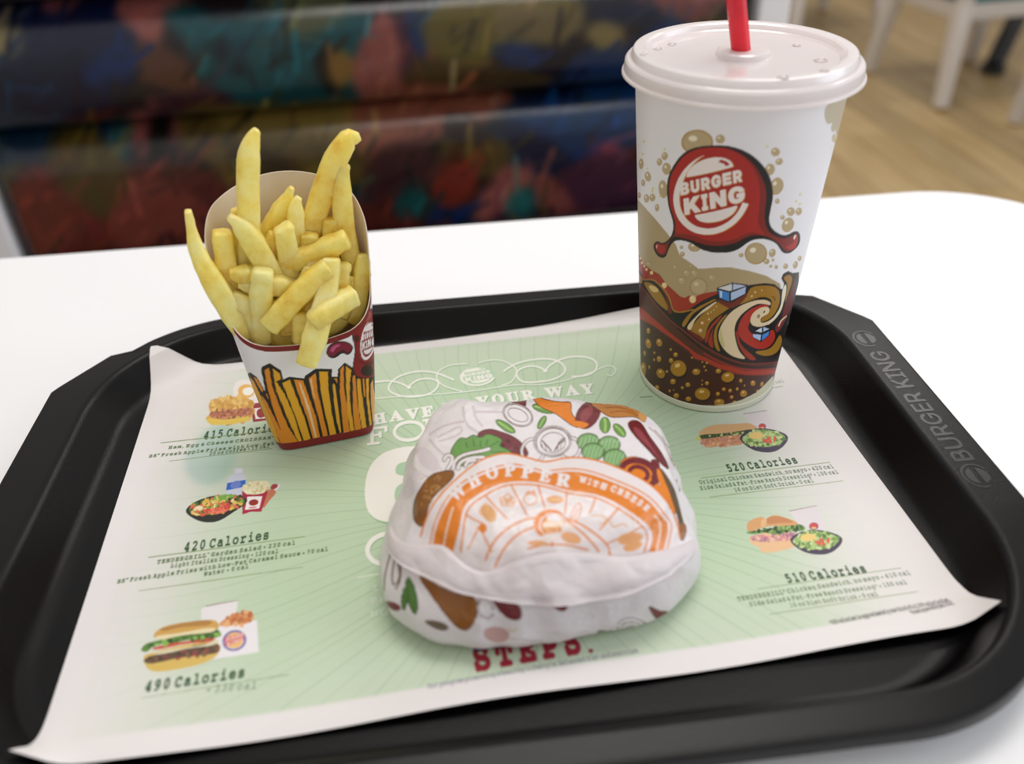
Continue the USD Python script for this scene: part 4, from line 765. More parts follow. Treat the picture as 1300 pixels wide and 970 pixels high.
lid = [(0.0492, ZL + 0.0054), (0.0515, ZL + 0.0044), (0.0536, ZL + 0.0043), (0.0543, ZL + 0.0048), (0.0541, ZL + 0.0056), (0.0533, ZL + 0.0062), (0.0531, ZL + 0.0092), (0.0528, ZL + 0.0106), (0.0520, ZL + 0.0114), (0.0509, ZL + 0.0116), (0.0503, ZL + 0.0121), (0.0498, ZL + 0.0140), (0.0492, ZL + 0.0152), (0.0482, ZL + 0.0156), (0.0445, ZL + 0.0155), (0.0434, ZL + 0.0148), (0.0425, ZL + 0.0128), (0.0416, ZL + 0.0122), (0.030, ZL + 0.0119), (0.0128, ZL + 0.0119), (0.0122, ZL + 0.0122), (0.0118, ZL + 0.0143), (0.0108, ZL + 0.0149), (0.0048, ZL + 0.0149)]
ldo = obj('lid', lathe(lid, 144), lid_mat, cup, label='translucent pinkish white plastic lid')
zt = ZL + 0.0155
def ring_torus(c, R, r, sq=1.0):
    a = np.linspace(0, 2 * np.pi, 24, endpoint=False); b = np.linspace(0, 2 * np.pi, 10, endpoint=False); A_, B_ = np.meshgrid(a, b, indexing='ij')
    v = np.stack([c[0] + (R + r * np.cos(B_)) * np.cos(A_), c[1] + (R + r * np.cos(B_)) * np.sin(A_), c[2] + r * np.sin(B_) * sq], -1)
    f = grid_faces(24, 10, True); w = np.arange(24); f2 = np.stack([w * 10 + 9, ((w + 1) % 24) * 10 + 9, ((w + 1) % 24) * 10], 1); f3 = np.stack([w * 10 + 9, ((w + 1) % 24) * 10, w * 10], 1)
    t = trimesh.Trimesh(v.reshape(-1, 3), np.vstack([f, f2, f3]), process=False)
    if t.volume < 0: t.invert()
    return t
for px_, R in (((999, 102), 0.0022), ((854, 47), 0.0019), ((836, 53), 0.0017), ((1044, 67), 0.0026), ((1059, 94), 0.0017), ((812, 70), 0.0014), ((1013, 48), 0.0016)):
    p = on_z(np.array(px_, float), zt)[:3] - (CUP[0], CUP[1], 0)
    rr = np.linalg.norm(p[:2]); p[:2] *= min(rr, 0.0464) / rr; p[2] = ZL + (0.0155 if rr > 0.0435 else 0.0121)
    t = trimesh.util.concatenate([ring_torus(p, R, 0.0005), lathe([(R * 0.8, p[2] - 0.0004), (R * 0.6, p[2] + 0.0002), (R * 0.3, p[2] + 0.0006), (0.0001, p[2] + 0.0007)], 20, (p[0], p[1], 0))])
    obj('dimple', t, lid_mat, ldo)
# straw
st = thing('drinking_straw', 'bright red plastic straw standing in the lid of the tall cup', 'straw')
red_straw = usdkit.material(stage, '/World/Looks/red_straw', {'p': ('principled_bsdf', {'base_color': L(226, 28, 48), 'roughness': 0.3, 'specular_ior_level': 0.5, 'subsurface_weight': 0.2, 'subsurface_scale': 0.004, 'subsurface_radius': (1.0, 0.2, 0.2)})}, surface='p.BSDF')
s0 = np.array((CUP[0] - 0.0005, CUP[1] - 0.001, ZL + 0.010)); s1 = s0 + np.array((-0.021, 0.004, 0.100)); sa_ = np.linspace(0, 2 * np.pi, 40, endpoint=False); ax = (s1 - s0) / np.linalg.norm(s1 - s0); e1 = np.cross(ax, [0, 1, 0]); e1 /= np.linalg.norm(e1); e2 = np.cross(ax, e1)
cir = lambda p, r: p + r * (np.cos(sa_)[:, None] * e1 + np.sin(sa_)[:, None] * e2)
obj('straw_tube', rings([cir(s0, 0.0036), cir(s0, 0.0043), cir(s1, 0.0043), cir(s1, 0.0038), cir(s0 + ax * 0.02, 0.0037)], True, True), red_straw, st)

# ------------------------------------------------------------------ wrapped burger
BC = np.array((0.042, 0.265))
tw = np.radians([0, 30, 45, 75, 90, 110, 125, 140, 168, 196, 218, 236, 266, 290, 310, 320, 338, 360]); rw = np.array([66, 72, 69, 58.5, 58, 63, 70, 69, 64, 71.5, 71, 64, 56.5, 59, 67.5, 70.5, 70.5, 66]) / 1000
tt_ = np.radians([0, 30, 39, 76, 109, 121, 128, 170, 200, 230, 266, 300, 330, 360]); rt_ = np.array([57, 63.5, 61, 52.5, 59.5, 66, 64.5, 52, 50, 46, 42, 46, 55, 57]) / 1000
RW, RTP = CubicSpline(tw, rw, bc_type='periodic'), CubicSpline(tt_, rt_, bc_type='periodic')
NB, NT = 660, 310
kt = [0, 0.2, 0.40, 0.52, 0.60, 0.72, 0.84, 0.92, 0.97, 1.0]
fa = PchipInterpolator(kt, [0, 0.43, 0.79, 0.94, 1.02, 0.52, 0.0, 0, 0, 0]); fb = PchipInterpolator(kt, [0, 0, 0, 0.0, 0.0, 0.50, 1.0, 0.985, 0.93, 0.86]); fz = PchipInterpolator(kt, [0.0508, 0.0500, 0.0474, 0.0440, 0.0408, 0.0300, 0.0150, 0.0052, 0.0020, 0.0018])
from scipy.ndimage import gaussian_filter1d
_td = np.linspace(0, 1, 500); _sm = lambda f, s: (lambda y: (lambda t: np.interp(t, _td, y)))(gaussian_filter1d(f(_td), s, mode='nearest'))
fz = _sm(fz, 14)
_mix = lambda f: (lambda g: (lambda t: f(t) + (g(t) - f(t)) * np.clip((np.asarray(t) - 0.1) / 0.1, 0, 1)))(_sm(f, 15))
fa, fb = _mix(fa), _mix(fb)
def burger_xyz(th, t):
    r = fa(t) * RTP(th % (2 * np.pi)) + fb(t) * RW(th % (2 * np.pi)); z = fz(t)
    x, y = BC[0] + r * np.cos(th), BC[1] + r * np.sin(th)
    p = np.stack([x, y, z], -1)
    # paper creases: sharp ridges, strongest round the shoulders, and vertical pleats on the sides
    rid = lambda s, sd: 1 - 2 * np.abs(meshkit.fbm(p * s, 3, sd) - 0.5)
    amp = np.interp(t, [0, 0.35, 0.6, 0.9, 1.0], [0.55, 0.8, 1.2, 1.0, 0.0])
    cr = (rid(26, 3) - 0.75) * 0.0040 + (rid(60, 5) - 0.75) * 0.0009
    pl = np.sin(th * 17 + 3 * np.sin(th * 3)) * 0.0007 * np.interp(t, [0, 0.5, 0.75, 1], [0, 0.1, 1, 0.4])
    dn = np.stack([np.cos(th) * np.interp(t, [0, 0.45, 0.8], [0, 0.5, 1]), np.sin(th) * np.interp(t, [0, 0.45, 0.8], [0, 0.5, 1]), np.interp(t, [0, 0.45, 0.8, 1], [1, 0.8, 0.2, 0])], -1)
    return p + dn * (cr * amp + pl)[..., None]
def grid_normals(P):
    a = np.gradient(P, axis=0); b = np.gradient(P, axis=1); n = np.cross(a, b); n /= np.maximum(np.linalg.norm(n, axis=-1, keepdims=True), 1e-12); return n
gth, gt = np.meshgrid(np.linspace(0, 2 * np.pi, 200), np.linspace(0.01, 0.99, 110), indexing='ij'); gp = burger_xyz(gth, gt); gn = grid_normals(gp)
if (gn[..., 2][:, 20]).mean() < 0: gn = -gn
guv = np.stack([gt * np.cos(gth), gt * np.sin(gth)], -1).reshape(-1, 2)
bmap = surface_map(gp.reshape(-1, 3), guv, gn.reshape(-1, 3), 0.03)
wc = Canvas(-1.02, 1.02, -1.02, 1.02, 2400, 2400, (236, 230, 232)); wc.map = bmap
F = wc.fill; OR, BRN, MAR, GRN, WHT = (232, 132, 34), (92, 50, 26), (122, 44, 50), (112, 160, 84), (238, 232, 234)
wc.z(500, 490, 5.705)
GH = (216, 204, 208)                 # print of the folded layer showing through
for pts in ([(500, 155), (510, 220), (540, 290), (620, 340)], [(575, 150), (590, 220), (640, 290)], [(590, 188), (700, 188), (780, 190)], [(260, 350), (340, 300), (430, 270), (520, 255)], [(260, 390), (330, 470), (400, 520)], [(320, 370), (400, 330), (480, 300), (490, 330), (330, 400)], [(190, 500), (260, 560), (340, 600)], [(150, 600), (220, 650), (300, 680)]): wc.line(pts, GH, 16)
F([(170, 470), (200, 440), (330, 560), (300, 620), (190, 560)], (224, 214, 220)); F([(120, 640), (200, 620), (170, 760), (70, 820)], (226, 218, 222))
wc.z(470, 490, 2.853)
F([(500, 42), (552, 40), (560, 74), (520, 62)], MAR, True, BRN, 3)
F([(390, 178), (420, 158), (470, 165), (520, 185), (558, 218), (570, 250), (530, 262), (470, 250), (430, 210)], (124, 58, 64), True, BRN, 3)
for x, y in ((455, 185), (500, 200), (530, 225), (480, 215), (545, 245)): wc.ell(x, y, 10, 6, (92, 44, 50), 30)
F([(292, 250), (310, 205), (330, 188), (350, 190), (372, 178), (398, 186), (420, 176), (450, 180), (478, 198), (470, 215), (500, 232), (512, 250), (470, 262), (400, 262), (330, 290)], GRN, True, (62, 80, 34), 3)
for pts in ([(345, 205), (352, 222)], [(372, 195), (378, 218)], [(400, 200), (400, 220)], [(425, 195), (420, 215)], [(400, 240), (440, 215), (465, 200)], [(440, 240), (490, 238)]): wc.line(pts, (70, 104, 48), 3, False)
for o_, w in ((BRN, 15), (WHT, 10)):
    for pts in ([(268, 268), (278, 252), (296, 256), (292, 282), (280, 300)], [(300, 300), (310, 270), (345, 248), (400, 236), (430, 228)], [(318, 300), (325, 280), (360, 262), (410, 258)], [(345, 290), (352, 276), (380, 270)]): wc.line(pts, o_, w)
def onion(x, y, rx, ry, rot, w):
    wc.ring(x, y, rx, ry, w + 5, BRN, rot); wc.ring(x, y, rx, ry, w, WHT, rot)
onion(590, 235, 40, 44, 20, 8); onion(722, 225, 38, 38, 0, 8); onion(662, 205, 52, 44, -5, 13); onion(660, 200, 66, 52, -5, 3); wc.line([(625, 200), (650, 228), (655, 235)], BRN, 4); wc.line([(705, 190), (680, 215), (668, 235)], BRN, 4)
onion(535, 105, 54, 36, 25, 3); onion(535, 105, 45, 28, 25, 11); 
for x, y, l, w, rot in ((490, 147, 38, 12, 33), (628, 82, 40, 13, 15), (622, 132, 24, 9, -60), (850, 142, 27, 17, 88), (903, 161, 28, 13, 48)):
    wc.ell(x, y, l, w, (112, 158, 74), rot, (52, 88, 36), 3); r = math.radians(rot); wc.line([(x - l * 0.8 * math.cos(r), y - l * 0.8 * math.sin(r)), (x + l * 0.8 * math.cos(r), y + l * 0.8 * math.sin(r))], (170, 200, 120), w * 0.45, False)
F([(592, 42), (640, 50), (700, 58), (726, 62), (728, 90), (750, 120), (782, 132), (760, 150), (715, 132), (660, 95), (612, 72)], OR, True, BRN, 3)
F([(745, 112), (758, 82), (785, 60), (815, 58), (832, 72), (828, 112), (795, 150), (768, 154), (748, 140)], MAR, True, BRN, 3); F([(760, 110), (775, 85), (800, 72), (808, 90), (790, 120), (768, 138)], (150, 70, 76), True, BRN, 2); F([(740, 130), (770, 130), (790, 140), (762, 152)], OR)
F([(800, 62), (860, 58), (900, 66), (950, 80), (992, 96), (1000, 112), (992, 130), (972, 118), (930, 112), (870, 112), (835, 92)], (196, 130, 66), True, BRN, 3); wc.line([(850, 80), (900, 78), (960, 96)], (150, 92, 44), 3); wc.line([(870, 96), (920, 92), (970, 108)], (150, 92, 44), 3); F([(978, 96), (1000, 108), (992, 130), (972, 112)], (214, 158, 96))
for x, y in ((790, 203), (865, 213), (807, 238), (886, 260)):
    wc.ell(x, y, 38, 29, (128, 172, 112), 0, (72, 82, 40), 4)
    for q in range(-2, 3): wc.line([(x + q * 14 - 6, y + 22 - abs(q) * 4), (x + q * 14 + 6, y - 22 + abs(q) * 4)], (164, 198, 146), 4, False)
F([(935, 135), (960, 125), (985, 140), (1010, 180), (1050, 235), (1080, 300), (1040, 268), (1000, 225), (960, 182)], (112, 34, 40), True, BRN, 3); F([(955, 150), (975, 158), (1010, 205), (1050, 265), (1010, 222), (970, 182)], (150, 66, 74))
wc.line([(1010, 150), (1050, 190), (1080, 240), (1100, 300)], (170, 150, 140), 3); wc.line([(1030, 160), (1065, 200), (1095, 250)], (170, 150, 140), 3); wc.line([(1110, 340), (1120, 380)], BRN, 4)
F([(906, 280), (935, 258), (985, 262), (1025, 285), (1044, 330), (1040, 352), (1100, 400), (1108, 460), (1060, 420), (980, 340), (930, 310)], OR, True, BRN, 2)
for rx, w in ((64, 22), (34, 16)):
    wc.z(470, 490, 2.853); wc.ring(972, 318, rx, rx * 0.72, w, (118, 40, 48), 18)
F([(1018, 270), (1036, 268), (1050, 300), (1044, 352), (1020, 340), (1026, 300)], (118, 40, 48), True, BRN, 2)
F([(1040, 300), (1070, 330), (1100, 390), (1115, 450), (1085, 430), (1050, 360)], OR); F([(1052, 300), (1080, 335), (1110, 400), (1128, 470), (1140, 540), (1132, 560), (1118, 500), (1100, 430), (1075, 360)], (96, 78, 52), True, BRN, 2); F([(1122, 500), (1140, 500), (1142, 545), (1126, 562)], (150, 96, 48))
F([(158, 478), (160, 420), (180, 375), (212, 332), (250, 312), (300, 310), (300, 330), (250, 380), (210, 440), (188, 508), (170, 500)], (140, 88, 42), True, BRN, 4)
for _ in range(60): wc.ell(rng.uniform(185, 270), rng.uniform(325, 440), 2.5, 1.6, (206, 162, 110), rng.uniform(0, 180))
# orange arched emblem
OUTER = [(182, 545), (205, 475), (250, 400), (320, 330), (400, 270), (480, 245), (540, 252), (600, 268), (640, 274), (700, 262), (780, 262), (860, 282), (940, 315), (1010, 355), (1060, 402), (1102, 470), (1122, 550), (1130, 700), (640, 790), (170, 720)]
F(OUTER, (238, 228, 228), False); wc.line(OUTER[:17], OR, 6)
o2 = [(215, 585), (236, 490), (285, 398), (345, 342), (430, 302), (500, 284), (560, 290), (620, 306), (660, 306), (720, 300), (800, 310), (880, 338), (960, 372), (1030, 420), (1070, 470), (1090, 500), (1072, 600)]
o1 = [(224, 590), (246, 495), (292, 408), (350, 352), (434, 312), (500, 294), (560, 300), (620, 316), (660, 316), (720, 310), (796, 320), (876, 348), (954, 382), (1022, 430), (1060, 478), (1078, 505), (1060, 600)]
i1 = [(300, 600), (325, 500), (345, 432), (400, 388), (470, 356), (540, 346), (620, 352), (680, 368), (740, 382), (810, 392), (880, 418), (945, 458), (1000, 500), (1022, 540), (1010, 600)]
i2 = [(328, 600), (340, 505), (358, 442), (410, 400), (475, 366), (540, 356), (620, 362), (680, 378), (740, 392), (806, 402), (870, 428), (932, 466), (985, 508), (1004, 545), (992, 600)]
wc.line(o2, OR, 5); S1, S2 = spline(o1, 6), spline(i1, 6); wc.raw(np.vstack([S1, S2[::-1]]), OR); wc.line(i2, OR, 6)
for pts in ([(262, 600), (282, 500), (300, 440)], [(1030, 470), (1050, 500), (1036, 600)]): wc.line(pts, (244, 226, 210), 5)
wc.letters([('W', 330, 402, 62, -40), ('H', 386, 362, 46, -27), ('O', 446, 334, 50, -14), ('P', 508, 325, 44, -3), ('P', 566, 333, 44, 5), ('E', 630, 346, 42, 12), ('R', 696, 362, 50, 8)], 44, WHT, kind='serif', weight=0.05)
wc.letters([('W', 768, 350, 26, 14), ('I', 792, 357, 14, 16), ('T', 814, 364, 22, 18), ('H', 842, 373, 26, 20), ('C', 878, 382, 22, 22), ('H', 902, 392, 22, 25), ('E', 926, 404, 22, 28), ('E', 950, 418, 22, 32), ('S', 972, 432, 22, 36), ('E', 994, 448, 22, 42)], 22, WHT, weight=0.06)
wc.text('TM', (738, 322), (758, 326), 6, (240, 210, 180), kind='sans')
# spokes, hub and little vegetables
for a_, b_ in (((415, 395), (495, 480)), ((512, 362), (570, 470)), ((608, 360), (632, 440)), ((712, 382), (706, 460)), ((815, 408), (795, 460)), ((900, 440), (832, 520)), ((985, 508), (862, 570)), ((345, 465), (410, 500)), ((355, 590), (392, 512)), ((402, 520), (440, 600))): wc.line([a_, ((a_[0] + b_[0]) / 2, (a_[1] + b_[1]) / 2 + 2), b_], OR, 5)
wc.line([(418, 630), (445, 570), (500, 515), (570, 482), (620, 478)], OR, 7); wc.line([(452, 655), (485, 590), (540, 535), (610, 505)], OR, 7); wc.line([(700, 478), (760, 500), (820, 540), (860, 580), (868, 612)], OR, 7); wc.line([(715, 490), (760, 525), (805, 570), (828, 600)], OR, 7); wc.line([(658, 545), (660, 580)], OR, 6); wc.line([(570, 590), (640, 575), (720, 578), (790, 595)], OR, 6)
wc.ell(652, 500, 60, 54, OR, 0); wc.ell(668, 508, 38, 34, (240, 196, 150)); F([(620, 545), (700, 500), (740, 508), (680, 560), (640, 566)], (240, 222, 214), False); wc.ring(662, 505, 48, 42, 5, WHT)
wc.text('BURGER', (626, 512), (700, 504), 16, (244, 226, 214), kind='black', weight=0.05); wc.text('KING', (628, 538), (694, 528), 19, (236, 150, 70), kind='black', weight=0.05)
F([(640, 482), (655, 468), (678, 470), (694, 486)], WHT)
for x, y, n in ((497, 415, 5), (420, 450, 3)):
    for q in range(n): wc.ring(x + 16 * math.cos(q * 2.4), y + 12 * math.sin(q * 2.4), 13, 10, 4, (236, 160, 90), 30)
wc.ring(580, 410, 24, 20, 4, (236, 150, 76)); wc.line([(565, 392), (575, 382), (580, 392), (590, 380), (596, 394)], OR, 4); wc.ell(668, 412, 30, 12, (240, 190, 140), 6); wc.line([(640, 410), (668, 400), (698, 412), (668, 424), (642, 414)], OR, 4)
wc.line([(725, 486), (740, 440), (758, 425), (762, 450), (745, 486), (728, 484)], OR, 4); wc.line([(738, 480), (750, 445)], OR, 3); F([(395, 505), (415, 500), (420, 525), (400, 530)], OR); F([(900, 548), (960, 530), (985, 540), (980, 560), (905, 572)], (238, 172, 116)); F([(920, 580), (985, 568), (970, 590), (925, 598)], (238, 172, 116)); F([(400, 440), (440, 438), (455, 480), (430, 492)], (228, 170, 110)); F([(695, 535), (750, 538), (760, 568), (700, 560)], (238, 176, 126)); F([(570, 568), (620, 560), (640, 572), (600, 580)], (238, 176, 126))
wc.line([(800, 470), (850, 475), (855, 490), (830, 500)], (236, 170, 100), 4); wc.line([(870, 490), (880, 510), (915, 500), (930, 510)], (236, 170, 100), 4)
# lower front and sides, printed under the fold
F([(180, 690), (240, 720), (330, 755), (378, 770), (382, 840), (345, 885), (300, 860), (245, 790)], (150, 92, 34), True, (100, 60, 24), 3); F([(445, 770), (500, 780), (540, 800), (545, 840), (510, 845), (470, 815)], MAR, True, BRN, 3); F([(650, 780), (712, 782), (708, 810), (690, 814), (665, 800)], MAR, True, BRN, 3)
for w_, c_ in ((8, (150, 128, 120)), (3, WHT)): wc.ring(418, 805, 26, 38, w_, c_, -20)
for x, y, rx, ry, rot in ((150, 760, 16, 66, -12), (125, 770, 10, 40, 5)): wc.ell(x, y, rx, ry, (84, 124, 56), rot, (50, 84, 34), 3)
for pts in ([(75, 600), (55, 680), (50, 740)], [(95, 605), (80, 680), (86, 720), (104, 700), (100, 640)], [(110, 640), (108, 700), (92, 735)]): wc.line(pts, (120, 98, 88), 5)
F([(60, 780), (110, 800), (100, 815), (62, 795)], MAR); F([(200, 850), (280, 868), (275, 885), (215, 868)], (120, 104, 84)); F([(415, 882), (495, 885), (498, 920), (425, 918)], (206, 166, 160)); 
for q in range(10): wc.ell(512 + q * 12, 915 + q * 1.2, 3, 4, (190, 180, 172))
wc.line([(500, 878), (515, 888), (530, 880)], (214, 190, 140), 4)
F([(1012, 800), (1050, 815), (1078, 820), (1074, 865), (1045, 850), (1025, 830)], MAR, True, BRN, 3); onion(950, 880, 48, 32, 10, 12); onion(950, 885, 20, 14, 10, 4); wc.ell(855, 905, 34, 15, (96, 132, 66), 18, (60, 90, 40), 3)
wrap_mat = ink_mat('burger_wrapper', 0.30, 0.55, translucent=0.12, bump=(160, 0.0016))
burger = thing('wrapped_burger', 'burger in white printed wrapper with orange arched emblem, in front of the fries', 'burger')
th_ = np.linspace(0, 2 * np.pi, NB, endpoint=False); t_ = np.linspace(0.002, 1, NT); TH, TT = np.meshgrid(th_, t_, indexing='ij')
bp = burger_xyz(TH, TT).reshape(-1, 3); bf = grid_faces(NB, NT, True); bm = trimesh.Trimesh(bp, bf, process=False)
if bm.face_normals[: 10, 2].mean() < 0: bf = bf[:, ::-1]
obj('wrapper', trimesh.Trimesh(bp, bf, process=False), wrap_mat, burger, colors=wc.sample(np.stack([TT * np.cos(TH), TT * np.sin(TH)], -1).reshape(-1, 2), 0.8))
# folded-over flap across the front
pos_map = surface_map(gp.reshape(-1, 3), gp.reshape(-1, 3), gn.reshape(-1, 3), 0.0); nrm_map = surface_map(gp.reshape(-1, 3), gn.reshape(-1, 3), gn.reshape(-1, 3), 0.0)
topc = spline([(497, 662), (503, 682), (520, 690), (545, 690), (565, 690), (582, 706), (612, 724), (640, 716), (690, 700), (750, 702), (800, 704), (840, 697), (868, 690), (879, 682)], 10); botc = spline([(488, 690), (497, 704), (515, 720), (540, 733), (570, 746), (605, 758), (650, 764), (700, 765), (750, 762), (800, 750), (840, 732), (866, 712), (878, 700), (883, 690)], 10)
rs_ = lambda c, n: np.stack([np.interp(np.linspace(0, 1, n), np.r_[0, np.cumsum(np.linalg.norm(np.diff(c, axis=0), axis=1))] / np.linalg.norm(np.diff(c, axis=0), axis=1).sum(), c[:, k]) for k in range(2)], 1)
n1, n2 = 150, 44; tc_, bc_ = rs_(topc, n1), rs_(botc, n1); w = np.linspace(0, 1, n2)
fp = (tc_[:, None] * (1 - w)[None, :, None] + bc_[:, None] * w[None, :, None]).reshape(-1, 2)
def smooth2(a): 
    a = a.reshape(n1, n2, -1); return np.stack([gaussian_filter(a[..., k], 2.5) for k in range(a.shape[-1])], -1).reshape(n1 * n2, -1)
Pf, Nf = smooth2(pos_map(fp)), smooth2(nrm_map(fp)); Nf /= np.linalg.norm(Nf, axis=1, keepdims=True)
W2 = np.tile(w, n1); ends = np.repeat(np.minimum(1, np.minimum(np.arange(n1), np.arange(n1)[::-1]) / 14.0), n2)
lift = 0.0010 * np.minimum(W2 * 6, 1) - 0.0002 + (0.0004 + 0.0014 * np.sin(np.clip(W2 * 1.15, 0, 1) * math.pi) ** 0.8) * ends + 0.0022 * W2 ** 2 * ends
lift += np.minimum(W2 * 5, 1) * ends * (0.0030 * (np.abs(meshkit.fbm(Pf * 42, 3, 41) - 0.5) * 2 - 0.3) + 0.0006 * (np.abs(meshkit.fbm(Pf * 150, 2, 43) - 0.5) * 2 - 0.3)); lift += 0.0022 * (meshkit.fbm(Pf * 55, 3, 21) - 0.5) * ends + 0.0022 * (0.5 - np.abs(meshkit.fbm(Pf * 38, 2, 31) - 0.5) * 2) * ends
outer = Pf + Nf * lift[:, None]; inner = outer - Nf * 0.0004
f1 = grid_faces(n1, n2); n_ = len(outer); idx = np.arange(n1 * n2).reshape(n1, n2); edge = np.concatenate([idx[:, 0], idx[-1, 1:], idx[::-1, -1][1:], idx[0, ::-1][1:-1]])
ef = np.vstack([np.stack([edge, np.roll(edge, -1), np.roll(edge, -1) + n_], 1), np.stack([edge, np.roll(edge, -1) + n_, edge + n_], 1)])
fm = trimesh.Trimesh(np.vstack([outer, inner]), np.vstack([f1, f1[:, ::-1] + n_, ef]), process=False)
if (fm.face_normals[: len(f1)] * Nf[f1[:, 0]]).sum(1).mean() < 0: fm.invert()
flap_mat = usdkit.material(stage, '/World/Looks/wrapper_flap', {'p': ('principled_bsdf', {'base_color': L(243, 237, 239), 'roughness': 0.35, 'specular_ior_level': 0.5}), 't': ('translucent_bsdf', {'color': L(238, 226, 226)}), 'm': ('mix_closure', {'fac': 0.34}), 'g': ('texture_coordinate', {}), 'n': ('noise_texture', {'scale': 120.0, 'detail': 3.0}), 'b': ('bump', {'strength': 0.5, 'distance': 0.0012})},
    [('p.BSDF', 'm.closure1'), ('t.BSDF', 'm.closure2'), ('g.object', 'n.vector'), ('n.fac', 'b.height'), ('b.normal', 'p.normal')], surface='m.closure')
obj('wrapper_flap', fm, flap_mat, burger, smooth=60, label='plain white tucked flap of the wrapper across the front')

# ------------------------------------------------------------------ fries carton
KC, KR = np.array((-0.0548, 0.3685)), 0.119
ku, kv = np.array((math.cos(KR), math.sin(KR), 0)), np.array((-math.sin(KR), math.cos(KR), 0)); K0 = np.array((KC[0], KC[1], 0.0018))
rimz = PchipInterpolator(np.radians([-180, -130, -100, -80, -60, -30, 0, 30, 60, 80, 100, 130, 180]), [0.132, 0.125, 0.111, 0.096, 0.079, 0.0675, 0.0655, 0.0675, 0.079, 0.096, 0.111, 0.125, 0.132])
def carton_xyz(ph, z, inset=0.0):
    """ph: angle from the front, positive to the right; the section turns from a slab-sided foot to an oval mouth."""
    q = np.clip(z / 0.11, 0, 1.25)
    a = 0.0248 + 0.0124 * q ** 0.75 - inset; b = 0.0158 + 0.0100 * q - inset; n = 2.1 + 4.4 * (1 - np.clip(q * 0.95, 0, 1)) ** 1.2
    s, c = np.sin(ph), -np.cos(ph); r = (np.abs(s) ** n + np.abs(c) ** n) ** (-1 / n)
    return K0 + (a * r * s)[..., None] * ku + (b * r * c + 0.0012 * q)[..., None] * kv + z[..., None] * np.array((0, 0, 1.0))
carton = thing('fries_carton', 'white and dark red cardboard fries carton printed with cartoon fries, left of the cup', 'carton')
def card_grid(n, nz, inset=0.0, dz=0.0, lo=0.0):
    ph = np.linspace(-math.pi, math.pi, n, endpoint=False); t = np.linspace(0, 1, nz); PH, T_ = np.meshgrid(ph, t, indexing='ij'); Zc_ = lo + T_ * (rimz(PH) + dz - lo)
    return PH, Zc_, carton_xyz(PH, Zc_, inset)
PH, ZC, KP = card_grid(460, 250); kn = np.cross(np.gradient(KP, axis=0), np.gradient(KP, axis=1)); kn /= np.linalg.norm(kn, axis=-1, keepdims=True); kuv = np.stack([PH, ZC], -1)
kc = Canvas(-math.pi, math.pi, 0, 0.135, 2600, 1000, (236, 232, 236)); sl = (slice(None, None, 4), slice(None, None, 5))
kc.map = surface_map(KP[sl].reshape(-1, 3), kuv[sl].reshape(-1, 2), kn[sl].reshape(-1, 3), -0.05)
F = kc.fill; KY, KO, KB, KR_ = (226, 164, 34), (222, 136, 30), (30, 18, 14), (122, 22, 26)
kc.z(300, 460, 6.842)
F([(60, 170), (105, 95), (122, 88), (180, 130), (235, 225), (255, 260), (215, 60), (228, 35), (290, 8), (385, 68), (405, 150), (460, 125), (590, 140), (600, 115), (690, 55), (830, 58), (830, 125), (880, 125), (885, 60), (940, 2), (1000, 40), (1040, 100), (1300, 100), (1300, 560), (1200, 570), (900, 615), (600, 680), (370, 740), (340, 720), (240, 480), (150, 300)], KB, False)
def strip(p, c): F(p, c, False)
strip([(118, 130), (150, 160), (250, 370), (330, 560), (386, 730), (352, 738), (300, 600), (210, 370), (140, 200)], KY); strip([(150, 128), (180, 140), (235, 235), (225, 260), (195, 215)], KO); strip([(225, 290), (260, 340), (350, 520), (440, 705), (395, 725), (330, 560), (240, 360)], KO)
strip([(246, 68), (282, 46), (310, 200), (380, 400), (450, 560), (535, 690), (440, 705), (390, 600), (320, 400), (268, 200)], KO); strip([(318, 55), (378, 100), (385, 150), (345, 165), (420, 280), (500, 460), (570, 690), (540, 690), (460, 520), (400, 370), (350, 250), (330, 150)], KY); strip([(255, 260), (268, 280), (280, 320), (262, 290)], KO)
strip([(400, 180), (465, 150), (520, 300), (590, 480), (648, 680), (592, 688), (540, 540), (470, 350)], KY); strip([(500, 150), (580, 158), (640, 330), (690, 470), (728, 655), (668, 672), (630, 520), (560, 330)], KO); strip([(540, 170), (556, 180), (640, 400), (700, 660), (690, 664), (620, 420)], (238, 196, 150))
strip([(630, 140), (690, 92), (705, 250), (745, 430), (795, 635), (755, 650), (715, 480), (665, 300)], KO); strip([(640, 150), (655, 140), (670, 260), (690, 330), (668, 280)], (238, 190, 140)); strip([(718, 80), (795, 82), (800, 250), (830, 450), (868, 625), (815, 632), (775, 450), (735, 250)], KY)
strip([(838, 180), (860, 200), (885, 400), (910, 610), (900, 612), (870, 500), (850, 350)], KY); strip([(850, 140), (875, 140), (878, 180)], KO); strip([(905, 60), (930, 30), (935, 200), (960, 400), (985, 600), (935, 610), (915, 420), (900, 250)], KO); strip([(952, 32), (998, 70), (985, 180), (985, 330), (1022, 590), (992, 598), (965, 420), (955, 200)], KY)
strip([(1012, 120), (1032, 110), (1045, 300), (1085, 580), (1030, 590), (1015, 400)], KO); strip([(1050, 140), (1075, 145), (1100, 350), (1130, 570), (1095, 580), (1060, 380)], KY); strip([(1095, 140), (1108, 142), (1122, 300), (1112, 300)], KO); strip([(1125, 135), (1150, 130), (1150, 300), (1178, 560), (1160, 565), (1135, 350)], KY); strip([(1165, 190), (1185, 150), (1200, 300), (1205, 540), (1190, 560), (1172, 380)], (228, 160, 90)); strip([(125, 240), (150, 270), (240, 460), (330, 700), (310, 690), (200, 420)], (200, 140, 40))
